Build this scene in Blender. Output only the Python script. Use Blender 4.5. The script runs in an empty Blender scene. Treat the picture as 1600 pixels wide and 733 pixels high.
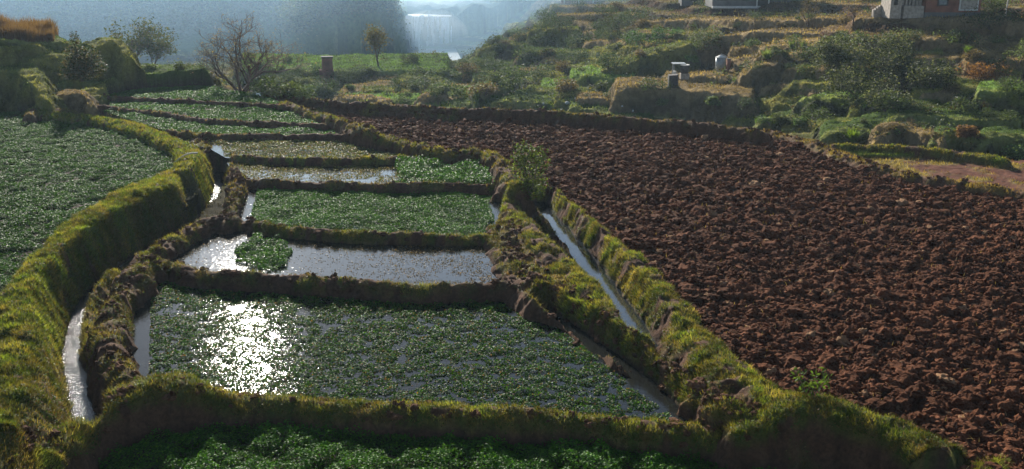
import bpy, math, random
import numpy as np
from math import radians, sin, cos, tan, pi

# ------------------------------------------------------------------ camera, world, sun, exposure
S = bpy.context.scene
COL = S.collection
F = 1537.0; PITCH = radians(16.2); CAMZ = 9.0
cd = bpy.data.cameras.new('camera'); cam = bpy.data.objects.new('camera', cd); COL.objects.link(cam)
cam.location = (0, 0, CAMZ); cam.rotation_euler = (pi/2 - PITCH, 0, 0)
cd.sensor_width = 36; cd.lens = 36*F/1600; cd.clip_end = 5000; cd.clip_start = .1
S.camera = cam

SUN_AZ = math.atan2(-415, F*cos(PITCH) - 164*sin(PITCH))      # left of straight ahead
SUN_EL = radians(22.6)
w = bpy.data.worlds.new('World'); S.world = w; w.use_nodes = True
nt = w.node_tree; bg = nt.nodes['Background']
sky = nt.nodes.new('ShaderNodeTexSky'); sky.sky_type = 'NISHITA'; sky.sun_disc = False
sky.sun_elevation = SUN_EL; sky.sun_rotation = SUN_AZ; sky.air_density = 1.0; sky.dust_density = .25; sky.ozone_density = 2.0
nt.links.new(sky.outputs[0], bg.inputs[0]); bg.inputs[1].default_value = .05
sd = bpy.data.lights.new('sun', 'SUN'); sun = bpy.data.objects.new('sun', sd); COL.objects.link(sun)
sd.energy = 5.0; sd.angle = radians(.53); sd.color = (1, .93, .82)
sun.rotation_euler = (pi/2 - SUN_EL, 0, pi - SUN_AZ)
S.view_settings.view_transform = 'Standard'; S.view_settings.look = 'None'; S.view_settings.gamma = 1
S.view_settings.exposure = 1.1
cy = S.cycles
cy.max_bounces = 6; cy.diffuse_bounces = 2; cy.glossy_bounces = 3; cy.transmission_bounces = 3; cy.volume_bounces = 1
cy.transparent_max_bounces = 8; cy.use_denoising = True; cy.sample_clamp_indirect = 6; cy.sample_clamp_direct = 40
cy.caustics_reflective = False; cy.caustics_refractive = False
HAZE = 0.0003

rng = np.random.default_rng(7); random.seed(7)

# ------------------------------------------------------------------ noise and geometry helpers
def _h(i, j, k, s):
    n = (i.astype(np.int64)*374761393 + j.astype(np.int64)*668265263 + k.astype(np.int64)*2147483647 + s*1274126177) & 0xffffffff
    n = ((n ^ (n >> 13))*1274126177) & 0xffffffff
    n = ((n ^ (n >> 16))*2246822519) & 0xffffffff
    return (n & 0xffffff)/float(0xffffff)
def vn(x, y, s=0):
    """2-d value noise, -1..1"""
    i = np.floor(x); j = np.floor(y); u = x-i; v = y-j; u = u*u*(3-2*u); v = v*v*(3-2*v)
    z = np.zeros_like(i)
    a = _h(i, j, z, s); b = _h(i+1, j, z, s); c = _h(i, j+1, z, s); d = _h(i+1, j+1, z, s)
    return ((a*(1-u)+b*u)*(1-v)+(c*(1-u)+d*u)*v)*2-1
def vn3(x, y, z, s=0):
    k = np.floor(z); t = z-k; t = t*t*(3-2*t); o = np.zeros_like(x)
    def sl(kk):
        i = np.floor(x); j = np.floor(y); u = x-i; v = y-j; u = u*u*(3-2*u); v = v*v*(3-2*v)
        a = _h(i, j, kk, s); b = _h(i+1, j, kk, s); c = _h(i, j+1, kk, s); d = _h(i+1, j+1, kk, s)
        return (a*(1-u)+b*u)*(1-v)+(c*(1-u)+d*u)*v
    return (sl(k)*(1-t)+sl(k+1)*t)*2-1
def fb(x, y, s=0, o=4):
    r = np.zeros_like(x); a = 1.; t = 0
    for q in range(o):
        r += a*vn(x*2**q*1.03+q*17.3, y*2**q*.97+q*9.1, s+q); t += a; a *= .5
    return r/t
def bil(x, y, s=0):
    """cell bumps: rounded lumps"""
    i = np.floor(x); j = np.floor(y); best = np.full(x.shape, 9.)
    for di in (-1, 0, 1):
        for dj in (-1, 0, 1):
            ci = i+di; cj = j+dj; z = np.zeros_like(ci)
            px = ci+_h(ci, cj, z, s); py = cj+_h(ci, cj, z, s+5); r = .6+.8*_h(ci, cj, z, s+9)
            best = np.minimum(best, ((px-x)**2+(py-y)**2)/r**2)
    return np.clip(1-best, 0, 1)
def sm(a, b, x):
    t = np.clip((x-a)/(b-a), 0, 1); return t*t*(3-2*t)
def dep(py): return PITCH + math.atan((py-366.5)/F)
def ray(px, py):
    a = (px-800)/F; b = -(py-366.5)/F
    return np.array([a, cos(PITCH)+b*sin(PITCH), -sin(PITCH)+b*cos(PITCH)])
def W(px, py, z):
    r = ray(px, py); t = (z-CAMZ)/r[2]; return np.array([r[0]*t, r[1]*t, z])
def WD(px, py, d):
    r = ray(px, py); t = d/r[1]; return np.array([r[0]*t, d, CAMZ+r[2]*t])
def proj(P):
    P = np.asarray(P, float); y = P[..., 1]; z = P[..., 2]-CAMZ
    f = y*cos(PITCH)-z*sin(PITCH); u = y*sin(PITCH)+z*cos(PITCH)
    return 800+F*P[..., 0]/f, 366.5-F*u/f
def inpoly(X, Y, poly):
    poly = np.asarray(poly); x0, y0 = poly[:, 0].min(), poly[:, 1].min(); x1, y1 = poly[:, 0].max(), poly[:, 1].max()
    out = np.zeros(X.shape, bool); m = (X >= x0) & (X <= x1) & (Y >= y0) & (Y <= y1)
    x = X[m]; y = Y[m]; c = np.zeros(x.shape, bool); n = len(poly)
    for i in range(n):
        ax, ay = poly[i][:2]; bx, by = poly[i-1][:2]
        if ay == by: continue
        c ^= ((ay > y) != (by > y)) & (x < (bx-ax)*(y-ay)/(by-ay)+ax)
    out[m] = c; return out
def pdist(x, y, pl, vals):
    """distance to polyline pl (n,2), values interpolated at the nearest point; also signed side"""
    best = np.full(x.shape, 1e9); V = [np.zeros(x.shape) for _ in vals]; side = np.zeros(x.shape)
    for i in range(len(pl)-1):
        ax, ay = pl[i][:2]; bx, by = pl[i+1][:2]; dx, dy = bx-ax, by-ay; L = dx*dx+dy*dy+1e-9
        t = np.clip(((x-ax)*dx+(y-ay)*dy)/L, 0, 1)
        qx = x-ax-t*dx; qy = y-ay-t*dy; d = qx*qx+qy*qy; m = d < best
        best = np.where(m, d, best); side = np.where(m, np.sign(dx*qy-dy*qx), side)
        for k, v in enumerate(vals): V[k] = np.where(m, v[i]*(1-t)+v[i+1]*t, V[k])
    return np.sqrt(best), V, side
def catmull(P, n=5):
    P = np.asarray(P, float); out = []
    for i in range(len(P)-1):
        p0 = P[max(i-1, 0)]; p1 = P[i]; p2 = P[i+1]; p3 = P[min(i+2, len(P)-1)]
        for k in range(n):
            t = k/n; out.append(.5*((2*p1)+(-p0+p2)*t+(2*p0-5*p1+4*p2-p3)*t*t+(-p0+3*p1-3*p2+p3)*t**3))
    out.append(P[-1]); return np.array(out)

# ------------------------------------------------------------------ materials
def mat(name):
    m = bpy.data.materials.new(name); m.use_nodes = True; return m, m.node_tree.nodes, m.node_tree.links, m.node_tree.nodes['Principled BSDF']
def ground_mat(name, rough=.9, bscale=(9, 45), bstr=.6, bdist=.05, spec=.25):
    m, N, L, P = mat(name)
    at = N.new('ShaderNodeAttribute'); at.attribute_name = 'Col'
    tc = N.new('ShaderNodeTexCoord')
    n1 = N.new('ShaderNodeTexNoise'); n1.inputs['Scale'].default_value = bscale[0]; n1.inputs['Detail'].default_value = 8; n1.inputs['Roughness'].default_value = .7
    n2 = N.new('ShaderNodeTexNoise'); n2.inputs['Scale'].default_value = bscale[1]; n2.inputs['Detail'].default_value = 4
    L.new(tc.outputs['Object'], n1.inputs['Vector']); L.new(tc.outputs['Object'], n2.inputs['Vector'])
    mr = N.new('ShaderNodeMapRange'); mr.inputs[1].default_value = .3; mr.inputs[2].default_value = .7; mr.inputs[3].default_value = .55; mr.inputs[4].default_value = 1.4
    L.new(n1.outputs[0], mr.inputs[0])
    mx = N.new('ShaderNodeMix'); mx.data_type = 'RGBA'; mx.blend_type = 'MULTIPLY'; mx.inputs[0].default_value = 1
    L.new(at.outputs['Color'], mx.inputs[6]); L.new(mr.outputs[0], mx.inputs[7]); L.new(mx.outputs[2], P.inputs['Base Color'])
    ad = N.new('ShaderNodeMath'); ad.operation = 'MULTIPLY_ADD'; ad.inputs[1].default_value = .4
    L.new(n2.outputs[0], ad.inputs[0]); L.new(n1.outputs[0], ad.inputs[2])
    b = N.new('ShaderNodeBump'); b.inputs['Strength'].default_value = bstr; b.inputs['Distance'].default_value = bdist
    L.new(ad.outputs[0], b.inputs['Height']); L.new(b.outputs[0], P.inputs['Normal'])
    P.inputs['Roughness'].default_value = rough; P.inputs['Specular IOR Level'].default_value = spec
    return m
def leaf_mat(name, trans=.35, rough=.4, spec=.5):
    m, N, L, P = mat(name)
    at = N.new('ShaderNodeAttribute'); at.attribute_name = 'Col'
    L.new(at.outputs['Color'], P.inputs['Base Color']); P.inputs['Roughness'].default_value = rough; P.inputs['Specular IOR Level'].default_value = spec
    t = N.new('ShaderNodeBsdfTranslucent'); mu = N.new('ShaderNodeMix'); mu.data_type = 'RGBA'; mu.blend_type = 'MULTIPLY'; mu.inputs[0].default_value = 1
    mu.inputs[7].default_value = (1.5, 1.5, .55, 1); L.new(at.outputs['Color'], mu.inputs[6]); L.new(mu.outputs[2], t.inputs[0])
    ms = N.new('ShaderNodeMixShader'); ms.inputs[0].default_value = trans
    L.new(P.outputs[0], ms.inputs[1]); L.new(t.outputs[0], ms.inputs[2]); L.new(ms.outputs[0], N['Material Output'].inputs[0])
    return m
def plain(name, col, rough=.8, nscale=6, var=.35, bump=.3, metal=0):
    m, N, L, P = mat(name)
    tc = N.new('ShaderNodeTexCoord'); n = N.new('ShaderNodeTexNoise'); n.inputs['Scale'].default_value = nscale; n.inputs['Detail'].default_value = 8
    L.new(tc.outputs['Object'], n.inputs['Vector'])
    r = N.new('ShaderNodeValToRGB'); r.color_ramp.elements[0].position = .3; r.color_ramp.elements[1].position = .7
    r.color_ramp.elements[0].color = tuple(c*(1-var) for c in col)+(1,); r.color_ramp.elements[1].color = tuple(min(1, c*(1+var)) for c in col)+(1,)
    L.new(n.outputs[0], r.inputs[0]); L.new(r.outputs[0], P.inputs['Base Color'])
    b = N.new('ShaderNodeBump'); b.inputs['Strength'].default_value = bump; b.inputs['Distance'].default_value = .03
    L.new(n.outputs[0], b.inputs['Height']); L.new(b.outputs[0], P.inputs['Normal'])
    P.inputs['Roughness'].default_value = rough; P.inputs['Metallic'].default_value = metal
    return m
def brick_mat(name, c1, c2, mortar, scale=4):
    m, N, L, P = mat(name)
    tc = N.new('ShaderNodeTexCoord'); mp = N.new('ShaderNodeMapping'); mp.inputs['Rotation'].default_value = (pi/2, 0, 0)
    br = N.new('ShaderNodeTexBrick'); br.inputs['Color1'].default_value = c1+(1,); br.inputs['Color2'].default_value = c2+(1,); br.inputs['Mortar'].default_value = mortar+(1,)
    br.inputs['Scale'].default_value = scale; br.inputs['Mortar Size'].default_value = .015
    L.new(tc.outputs['Object'], mp.inputs[0]); L.new(mp.outputs[0], br.inputs[0])
    n = N.new('ShaderNodeTexNoise'); n.inputs['Scale'].default_value = 1.5; n.inputs['Detail'].default_value = 8; L.new(tc.outputs['Object'], n.inputs['Vector'])
    mr = N.new('ShaderNodeMapRange'); mr.inputs[1].default_value = .3; mr.inputs[2].default_value = .7; mr.inputs[3].default_value = .5; mr.inputs[4].default_value = 1.3; L.new(n.outputs[0], mr.inputs[0])
    mx = N.new('ShaderNodeMix'); mx.data_type = 'RGBA'; mx.blend_type = 'MULTIPLY'; mx.inputs[0].default_value = 1
    L.new(br.outputs[0], mx.inputs[6]); L.new(mr.outputs[0], mx.inputs[7]); L.new(mx.outputs[2], P.inputs['Base Color']); P.inputs['Roughness'].default_value = .9
    return m
def water_mat(name, base=(.014, .015, .014), rough=.035, sc=13, bs=.32, bd=.012, ior=1.33):
    m, N, L, P = mat(name)
    P.inputs['Base Color'].default_value = base+(1,); P.inputs['Roughness'].default_value = rough; P.inputs['IOR'].default_value = ior
    P.inputs['Specular IOR Level'].default_value = .5
    tc = N.new('ShaderNodeTexCoord'); n = N.new('ShaderNodeTexNoise'); n.inputs['Scale'].default_value = sc; n.inputs['Detail'].default_value = 5; n.inputs['Distortion'].default_value = .6
    L.new(tc.outputs['Object'], n.inputs['Vector'])
    b = N.new('ShaderNodeBump'); b.inputs['Strength'].default_value = bs; b.inputs['Distance'].default_value = bd
    L.new(n.outputs[0], b.inputs['Height']); L.new(b.outputs[0], P.inputs['Normal'])
    return m
M_soil = ground_mat('wet_soil', rough=.9, spec=.06)
M_plough = ground_mat('ploughed_soil', rough=.85, bscale=(14, 60), bstr=.9, bdist=.05, spec=.04)
M_bank = ground_mat('grassy_bank', rough=.95, bscale=(12, 60), bstr=.9, bdist=.06, spec=.15)
M_hill = ground_mat('hillside_ground', rough=1, bscale=(2.2, 9), bstr=1, bdist=.25, spec=.05)
M_leaf = leaf_mat('crop_leaf', .42, .45, .045)
M_grass = leaf_mat('grass_blade', .42, .7, .06)
M_bush = leaf_mat('bush_leaf', .4, .6, .1)
M_hgrass = leaf_mat('rough_grass_blade', .28, .8, .05)
M_dry = leaf_mat('dry_grass_blade', .35, .8, .1)
M_bark = plain('bark', (.13, .09, .07), .95, 12)
M_water = water_mat('paddy_water')
M_open = water_mat('open_water', rough=.04, sc=10, bs=.3, bd=.012, ior=1.8)
M_blue = water_mat('calm_ditch_water', rough=.02, sc=6, bs=.12, bd=.01, ior=1.8, base=(.02, .025, .03))
M_chan = water_mat('channel_water', sc=22, bs=.95, bd=.017, rough=.06, ior=1.6)
M_river = water_mat('river_water', base=(.2, .22, .22), sc=3, bs=.8, bd=.08, rough=.35)
M_foam = plain('falling_water', (.5, .53, .55), .7, 3, .15, .5)

# ------------------------------------------------------------------ mesh helpers
def mesh(name, V, faces, cols=None, material=None, smooth=False, parent=None):
    """faces: list of int arrays (n,k) with k = 3 or 4"""
    me = bpy.data.meshes.new(name); V = np.ascontiguousarray(V, np.float32)
    me.vertices.add(len(V)); me.vertices.foreach_set('co', V.ravel())
    faces = [f for f in faces if len(f)]
    lp = np.concatenate([f.ravel() for f in faces]).astype(np.int32)
    tot = np.concatenate([np.full(len(f), f.shape[1], np.int32) for f in faces]); st = np.concatenate([[0], np.cumsum(tot)[:-1]]).astype(np.int32)
    me.loops.add(len(lp)); me.loops.foreach_set('vertex_index', lp)
    me.polygons.add(len(tot)); me.polygons.foreach_set('loop_start', st); me.polygons.foreach_set('loop_total', tot)
    me.polygons.foreach_set('use_smooth', np.full(len(tot), smooth, bool))
    me.update(calc_edges=True)
    if cols is not None:
        a = me.attributes.new('Col', 'FLOAT_COLOR', 'POINT'); c = np.ones((len(V), 4), np.float32); c[:, :3] = cols; a.data.foreach_set('color', c.ravel())
    o = bpy.data.objects.new(name, me); COL.objects.link(o)
    if material: me.materials.append(material)
    if parent: o.parent = parent
    return o
def tag(o, label=None, cat=None, group=None, kind=None):
    if label: o['label'] = label
    if cat: o['category'] = cat
    if group: o['group'] = group
    if kind: o['kind'] = kind
    return o
def empty(name, loc, label, cat, rz=0, group=None):
    o = bpy.data.objects.new(name, None); COL.objects.link(o); o.location = loc; o.rotation_euler = (0, 0, rz); return tag(o, label, cat, group)
class MB:
    def __init__(s): s.v = []; s.f4 = []; s.f3 = []; s.n = 0
    def add(s, v, f):
        f = np.asarray(f)+s.n; (s.f4 if f.shape[1] == 4 else s.f3).append(f); s.v.append(np.asarray(v, float)); s.n += len(v)
    def box(s, c, d, rz=0, jit=0):
        q = np.array([[x, y, z] for z in (-.5, .5) for y in (-.5, .5) for x in (-.5, .5)])*np.array(d)
        if jit: q = q+rng.normal(0, jit, q.shape)
        R = np.array([[cos(rz), -sin(rz), 0], [sin(rz), cos(rz), 0], [0, 0, 1]]); q = q@R.T+np.array(c)
        s.add(q, [[0, 2, 3, 1], [4, 5, 7, 6], [0, 1, 5, 4], [2, 6, 7, 3], [0, 4, 6, 2], [1, 3, 7, 5]]); return s
    def tube(s, P, R, n=6, cap=True):
        P = np.asarray(P, float); k = len(P); R = np.broadcast_to(R, (k,))
        T = np.gradient(P, axis=0) if k > 1 else None; T /= np.linalg.norm(T, axis=1)[:, None]+1e-9
        up = np.where(abs(T[:, 2:3]) > .9, [[1., 0, 0]], [[0, 0, 1.]]); A = np.cross(T, up); A /= np.linalg.norm(A, axis=1)[:, None]; B = np.cross(T, A)
        a = np.arange(n)*2*pi/n; v = P[:, None]+R[:, None, None]*(np.cos(a)[None, :, None]*A[:, None]+np.sin(a)[None, :, None]*B[:, None])
        f = [[i*n+j, i*n+(j+1) % n, (i+1)*n+(j+1) % n, (i+1)*n+j] for i in range(k-1) for j in range(n)]
        v = v.reshape(-1, 3); 
        if cap:
            v = np.vstack([v, P[0], P[-1]]); s.add(v, f); s.n -= len(v); e = len(v)
            s.f3.append(np.array([[e-2, (j+1) % n, j] for j in range(n)]+[[e-1, (k-1)*n+j, (k-1)*n+(j+1) % n] for j in range(n)])+s.n); s.n += e
        else: s.add(v, f)
        return s
    def cyl(s, c, r, h, n=20, r2=None):
        a = np.arange(n)*2*pi/n; r2 = r if r2 is None else r2
        v = np.concatenate([np.c_[np.cos(a)*r, np.sin(a)*r, np.zeros(n)], np.c_[np.cos(a)*r2, np.sin(a)*r2, np.full(n, h)], [[0, 0, 0], [0, 0, h]]])+np.array(c)
        s.add(v, [[j, (j+1) % n, n+(j+1) % n, n+j] for j in range(n)]); s.n -= len(v)
        s.f3.append(np.array([[2*n, (j+1) % n, j] for j in range(n)]+[[2*n+1, n+j, n+(j+1) % n] for j in range(n)])+s.n); s.n += len(v); return s
    def build(s, name, m, parent=None, smooth=False, col=None):
        V = np.concatenate(s.v); fs = []
        if s.f4: fs.append(np.concatenate(s.f4))
        if s.f3: fs.append(np.concatenate(s.f3))
        return mesh(name, V, fs, cols=None if col is None else np.broadcast_to(col, V.shape), material=m, parent=parent, smooth=smooth)
def cards(P, size, col, up=.5, aspect=.7, colvar=.25, bend=True):
    """one rhombus leaf per point; up = how much the normals point up. returns V, F, C"""
    n = len(P); size = np.broadcast_to(size, (n,))
    Nn = rng.normal(0, 1, (n, 3)); Nn /= np.linalg.norm(Nn, axis=1)[:, None]; Nn[:, 2] = abs(Nn[:, 2]); Nn += np.array([0, 0, up*3]); Nn /= np.linalg.norm(Nn, axis=1)[:, None]
    A = np.cross(Nn, rng.normal(0, 1, (n, 3))); A /= np.linalg.norm(A, axis=1)[:, None]; B = np.cross(Nn, A)
    L = size[:, None]*.5; 
    V = np.stack([P-A*L, P+B*L*aspect-A*L*.1, P+A*L-Nn*L*.25, P-B*L*aspect-A*L*.1], 1).reshape(-1, 3)
    Fc = np.arange(4*n).reshape(n, 4)
    C = np.broadcast_to(col, (n, 3))*(1+rng.uniform(-colvar, colvar, (n, 1))); C = np.repeat(C, 4, 0)
    return V, Fc, np.clip(C, 0, 1)
def blades(P, h, wd, col, lean=.5, colvar=.3, dirn=None):
    n = len(P); h = np.broadcast_to(h, (n,))*rng.uniform(.6, 1.3, n)
    a = rng.uniform(0, 2*pi, n); D = np.c_[np.cos(a), np.sin(a), np.zeros(n)]; wv = np.c_[-np.sin(a+rng.normal(0, .6, n)), np.cos(a), np.zeros(n)]*(np.broadcast_to(wd, (n,))*.5)[:, None]
    le = lean*rng.uniform(.2, 1.2, n); tip = P+D*(h*le)[:, None]; tip[:, 2] += h*np.sqrt(np.clip(1-(le*.6)**2, .2, 1))
    if dirn is not None: tip += dirn*(h*.8)[:, None]
    mid = (P+tip)/2; mid[:, 2] += h*.12
    V = np.stack([P-wv, P+wv, mid+wv*.7, tip, mid-wv*.7], 1).reshape(-1, 3)
    b = np.arange(n)[:, None]*5; F3 = (b+np.array([[4, 2, 3]])); F4 = (b+np.array([[0, 1, 2, 4]]))
    C = np.broadcast_to(col, (n, 3))*(1+rng.uniform(-colvar, colvar, (n, 1))); C = np.repeat(C, 5, 0)
    return V, [F4, F3], np.clip(C, 0, 1)

# ------------------------------------------------------------------ the paddies: banks (crest polylines traced from above) and levels
BANKS = {}
def bank(key, pts, z, hw, s1=2.6, s2=2.6, grass=.7, label=None, rough=1., n=4, dry=.3):
    """pts: (px, py[, dz]) of the crest; z: crest height; hw half width of the top"""
    Z = [z+(p[2] if len(p) > 2 else 0) for p in pts]; H = [(p[3] if len(p) > 3 else hw) for p in pts]; SL = [(p[4] if len(p) > 4 else s1) for p in pts]
    P = np.array([np.r_[W(p[0], p[1], zz)[:2], zz, h, q] for p, zz, h, q in zip(pts, Z, H, SL)])
    P = catmull(P, n); BANKS[key] = dict(P=P, s1=s1, s2=s2, grass=grass, label=label, rough=rough, dry=dry); return P[:, :2]
bBL = bank('BL', [(-150, 800, 0, .7), (-85, 700, 0, .75), (-25, 600, 0, .7), (8, 520, 0, .55), (42, 455), (85, 395), (135, 350, 0, .5, 2.4), (190, 317, .05, .6, 3), (240, 290, .08, .62, 3), (266, 274, -.12, .36, 2.5), (298, 262, .06, .5, 2.8), (292, 240), (262, 222), (215, 202), (150, 187), (90, 180), (58, 174)], .98, .42, 1.15, 3.0, 1.2, 'thick curving grass bank between the big left crop field and the ditch', 1.2)
bML = bank('ML', [(190, 590), (165, 540), (178, 490), (205, 440), (238, 402), (280, 375), (340, 348), (400, 350)], .42, .26, 2.6, 2.6, .55, 'lumpy earth bund between the left ditch and the sunlit pools', 1.5)
bMU = bank('MU', [(355, 345), (372, 310), (370, 285), (352, 262), (335, 240), (305, 222)], .52, .24, 2.6, 2.6, .4, 'short clod-topped bund between the bright ditch and the mid plots', 1.6)
bD12 = bank('D12', [(238, 402), (300, 424), (400, 432), (500, 439), (600, 446), (700, 449), (800, 447), (868, 462)], .34, .17, 3.2, 2.4, .35, 'dark low bund behind the glittering pool with the sun glint', 1.)
bD23 = bank('D23', [(398, 350), (440, 358), (520, 364), (600, 368), (700, 371), (790, 370)], .44, .14, 3, 2.4, .75, 'grassy bund between the open water strip and the dense green plot', 1.)
bD34 = bank('D34', [(372, 281), (450, 285), (560, 288), (680, 290), (765, 291)], .62, .14, 3, 2.4, .3, 'dark thin bund in front of the pale flooded strip', .9)
bD45 = bank('D45', [(352, 242), (420, 247), (520, 249), (640, 247), (745, 250)], .74, .14, 3, 2.4, .85, 'green bund behind the pale flooded strip', .9)
bD56 = bank('D56', [(262, 205), (330, 211), (420, 211), (520, 212), (600, 220), (665, 236)], .84, .14, 3.5, 2.4, .2, 'black thin bund behind the speckled flooded plot', .8)
bD67 = bank('D67', [(150, 165), (200, 171), (260, 178), (320, 187), (400, 192), (470, 194), (560, 198)], .94, .15, 3.5, 2.4, .2, 'long thin bund that runs in from the left terraces', .8)
bD78 = bank('D78', [(170, 152), (240, 154), (320, 159), (400, 162), (450, 167), (505, 180), (560, 198)], 1.08, .14, 3.5, 2.4, .2, 'farthest dark bund under the last small crop plot', .8)
bMR = bank('MR', [(440, 162), (500, 182, .05), (545, 195, .15), (575, 205, .25), (600, 216, .05), (650, 230), (700, 240), (755, 241), (790, 262, .05), (805, 292)], 1.0, .26, 2.6, 2.6, .7, 'ragged grass bund dividing the green plots from the ploughed field', 1.5)
bR2 = bank('R2', [(805, 292, .15), (785, 315), (812, 345), (842, 380), (880, 415), (915, 450), (955, 487), (985, 515)], .55, .3, 1.8, 2.6, .9, 'grassy ridge running down beside the blue ditch', 1.2)
bR3 = bank('R3', [(795, 350), (800, 385), (815, 415), (845, 445), (875, 462)], .42, .55, 1.4, 2.2, .45, 'broad muddy shoulder at the right end of the open water', 1.4)
bR1 = bank('R1', [(872, 474), (905, 486), (945, 512), (985, 545), (1030, 575), (1080, 605), (1130, 635), (1185, 655)], .38, .24, 2.4, 2.2, .75, 'grass topped bund along the right edge of the near pool', 1.3)
bRB = bank('RB', [(815, 285), (850, 300), (880, 322), (925, 360), (955, 385), (1000, 425), (1045, 478), (1085, 530), (1130, 575), (1180, 610), (1235, 640)], .5, .38, 1.15, 1.6, .95, 'broad sunlit grass bank between the blue ditch and the ploughed field', 1.2)
bBB = bank('BB', [(20, 770, .35), (80, 700, .35), (130, 655, .3), (190, 615, .42, .34), (245, 598, .45, .38), (300, 603, .35, .34), (350, 622, .05), (450, 628, -.02), (580, 634, .02), (700, 640, .03), (820, 647, .05), (900, 655, -.02), (1000, 664), (1100, 672), (1180, 668, .1)], .09, .22, 2.8, 2.0, .8, 'near earth bank across the foreground with a bare brown face', .75)
bBM = bank('BM', [(1175, 665, .1), (1215, 640, .3, .3), (1265, 630, .38, .34), (1330, 648, .3), (1400, 672, .25), (1460, 700, .2), (1520, 745, .15), (1580, 800, .1)], .3, .28, 2.6, 2.4, .9, 'rounded grass topped mound at the corner of the ploughed field', 1.)
bDF = bank('DF', [(415, 150), (460, 156), (520, 160), (600, 165), (700, 170), (800, 173), (900, 179), (1000, 186), (1100, 195), (1190, 205)], .95, .2, 3, 2.5, .3, 'long dark outer bund along the far edge of the ploughed field', 1.)
bDG = bank('DG', [(500, 172), (600, 178), (700, 183), (850, 184), (1000, 190)], .58, .16, 3, 2.5, .3, 'inner thin bund just inside the far edge of the ploughed field', 1.)
bDR = bank('DR', [(1190, 205), (1240, 216), (1290, 234), (1340, 254), (1400, 272), (1480, 287), (1560, 298), (1680, 318), (1850, 350)], .52, .28, 1.6, 2, .5, 'pale earth rim curving round the right side of the ploughed field', 1.3, dry=.9)
bRP = bank('RP', [(1296, 230), (1340, 228), (1400, 230), (1460, 234), (1520, 240), (1570, 249)], .12, .22, 3, 2.5, .8, 'low grass bund above the yellow strip at the right', .8)
bUL = bank('UL', [(45, 181), (62, 170), (80, 171), (110, 177)], 1.05, .2, 3, 2.5, .4, 'tiny dark curved bund at the far corner of the big left field', 1.)

def wp(l, z): return np.array([W(a, b, z)[:2] for a, b in l])
LEVELS = []     # name, z, polygon(xy), label, colour class
def level(name, z, poly, label, cls): LEVELS.append((name, z, np.asarray(poly), label, cls))
level('LF', .72, np.vstack([wp([(-700, 900), (-700, 500), (-600, 185), (-50, 178), (58, 170)], .8), bBL[::-1]]), 'dark soil under the big left crop field', 'mud')
level('L0', -.32, np.vstack([wp([(-400, 1100), (1800, 1100), (1700, 860)], -.85), bBM[::-1], bBB[::-1]]), 'dark soil of the lowest plot at the bottom edge', 'mud')
level('GAP', -.1, np.vstack([bR1, bBM[:4], bRB[::-1]]), 'muddy ground', 'mud')
level('P1', -.06, np.vstack([bML, bD12, bR1, bBB[::-1]]), 'muddy bed of the large near pool', 'mud')
level('P2', .19, np.vstack([bML[16:], bD23, bR3, bD12[::-1]]), 'muddy bed of the open water strip', 'mud')
level('P3', .34, np.vstack([bD23, bR2[4:0:-1], bD34[::-1], bMU[8::-1]]), 'muddy bed of the dense green plot', 'mud')
level('P4', .47, np.vstack([bD34, bMR[-1:], bMR[-8:-6], bD45[::-1]]), 'muddy bed of the pale flooded strip', 'mud')
level('P5', .6, np.vstack([bMU[-4:], bD45, bMR[-14:-18:-1], bD56[::-1], bBL[44:52]]), 'muddy bed of the speckled flooded plot', 'mud')
level('P6', .76, np.vstack([bD56, bMR[13:9:-1], bD67[::-1]]), 'dark soil under the green plot below the long bund', 'mud')
level('P7', .88, np.vstack([bD67[2:], bD78[::-1]]), 'dark soil under the second farthest green plot', 'mud')
level('P8', 1.0, np.vstack([bD78, bMR[3::-1], wp([(420, 150), (350, 138), (320, 132), (200, 140), (165, 148)], 1.05)]), 'dark soil under the farthest green plot', 'mud')
level('LC', -.55, np.vstack([wp([(115, 690), (95, 600), (95, 540), (110, 490), (150, 440), (200, 405), (260, 375), (310, 335), (325, 300), (328, 255), (350, 262), (355, 300), (345, 335), (330, 350), (280, 400), (215, 430), (170, 460), (150, 500), (140, 560), (150, 640), (160, 690)], -.35)]), 'muddy bed of the left ditch', 'mud')
level('RC', -.25, wp([(835, 290), (822, 318), (840, 345), (880, 390), (915, 440), (960, 500), (985, 560), (1020, 570), (1030, 545), (1005, 495), (968, 440), (928, 388), (888, 348), (866, 320), (850, 295)], -.1), 'muddy bed of the blue ditch', 'mud')
level('PF', .3, np.vstack([bRB, bBM[2:], wp([(2300, 1100), (2300, 420)], .3), bDR[::-1], bDF[::-1], bMR[2:]]), 'reddish brown ploughed field', 'plough')
level('RV', -7.3, wp([(560, 118), (700, 112), (722, 95), (712, 76), (628, 76), (655, 90)], -6.5), 'rocky bed of the river below the waterfall', 'mud')
level('PD', -3.4, wp([(388, 158), (398, 144), (422, 143), (434, 158)], -3.0), 'muddy bed of the small pond', 'mud')
level('RF', -.25, np.vstack([bDR[6:], wp([(1850, 260), (1570, 249)], -.25), bRP[::-1]]), 'patchy bare earth plot right of the ploughed field', 'patchy')

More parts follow.
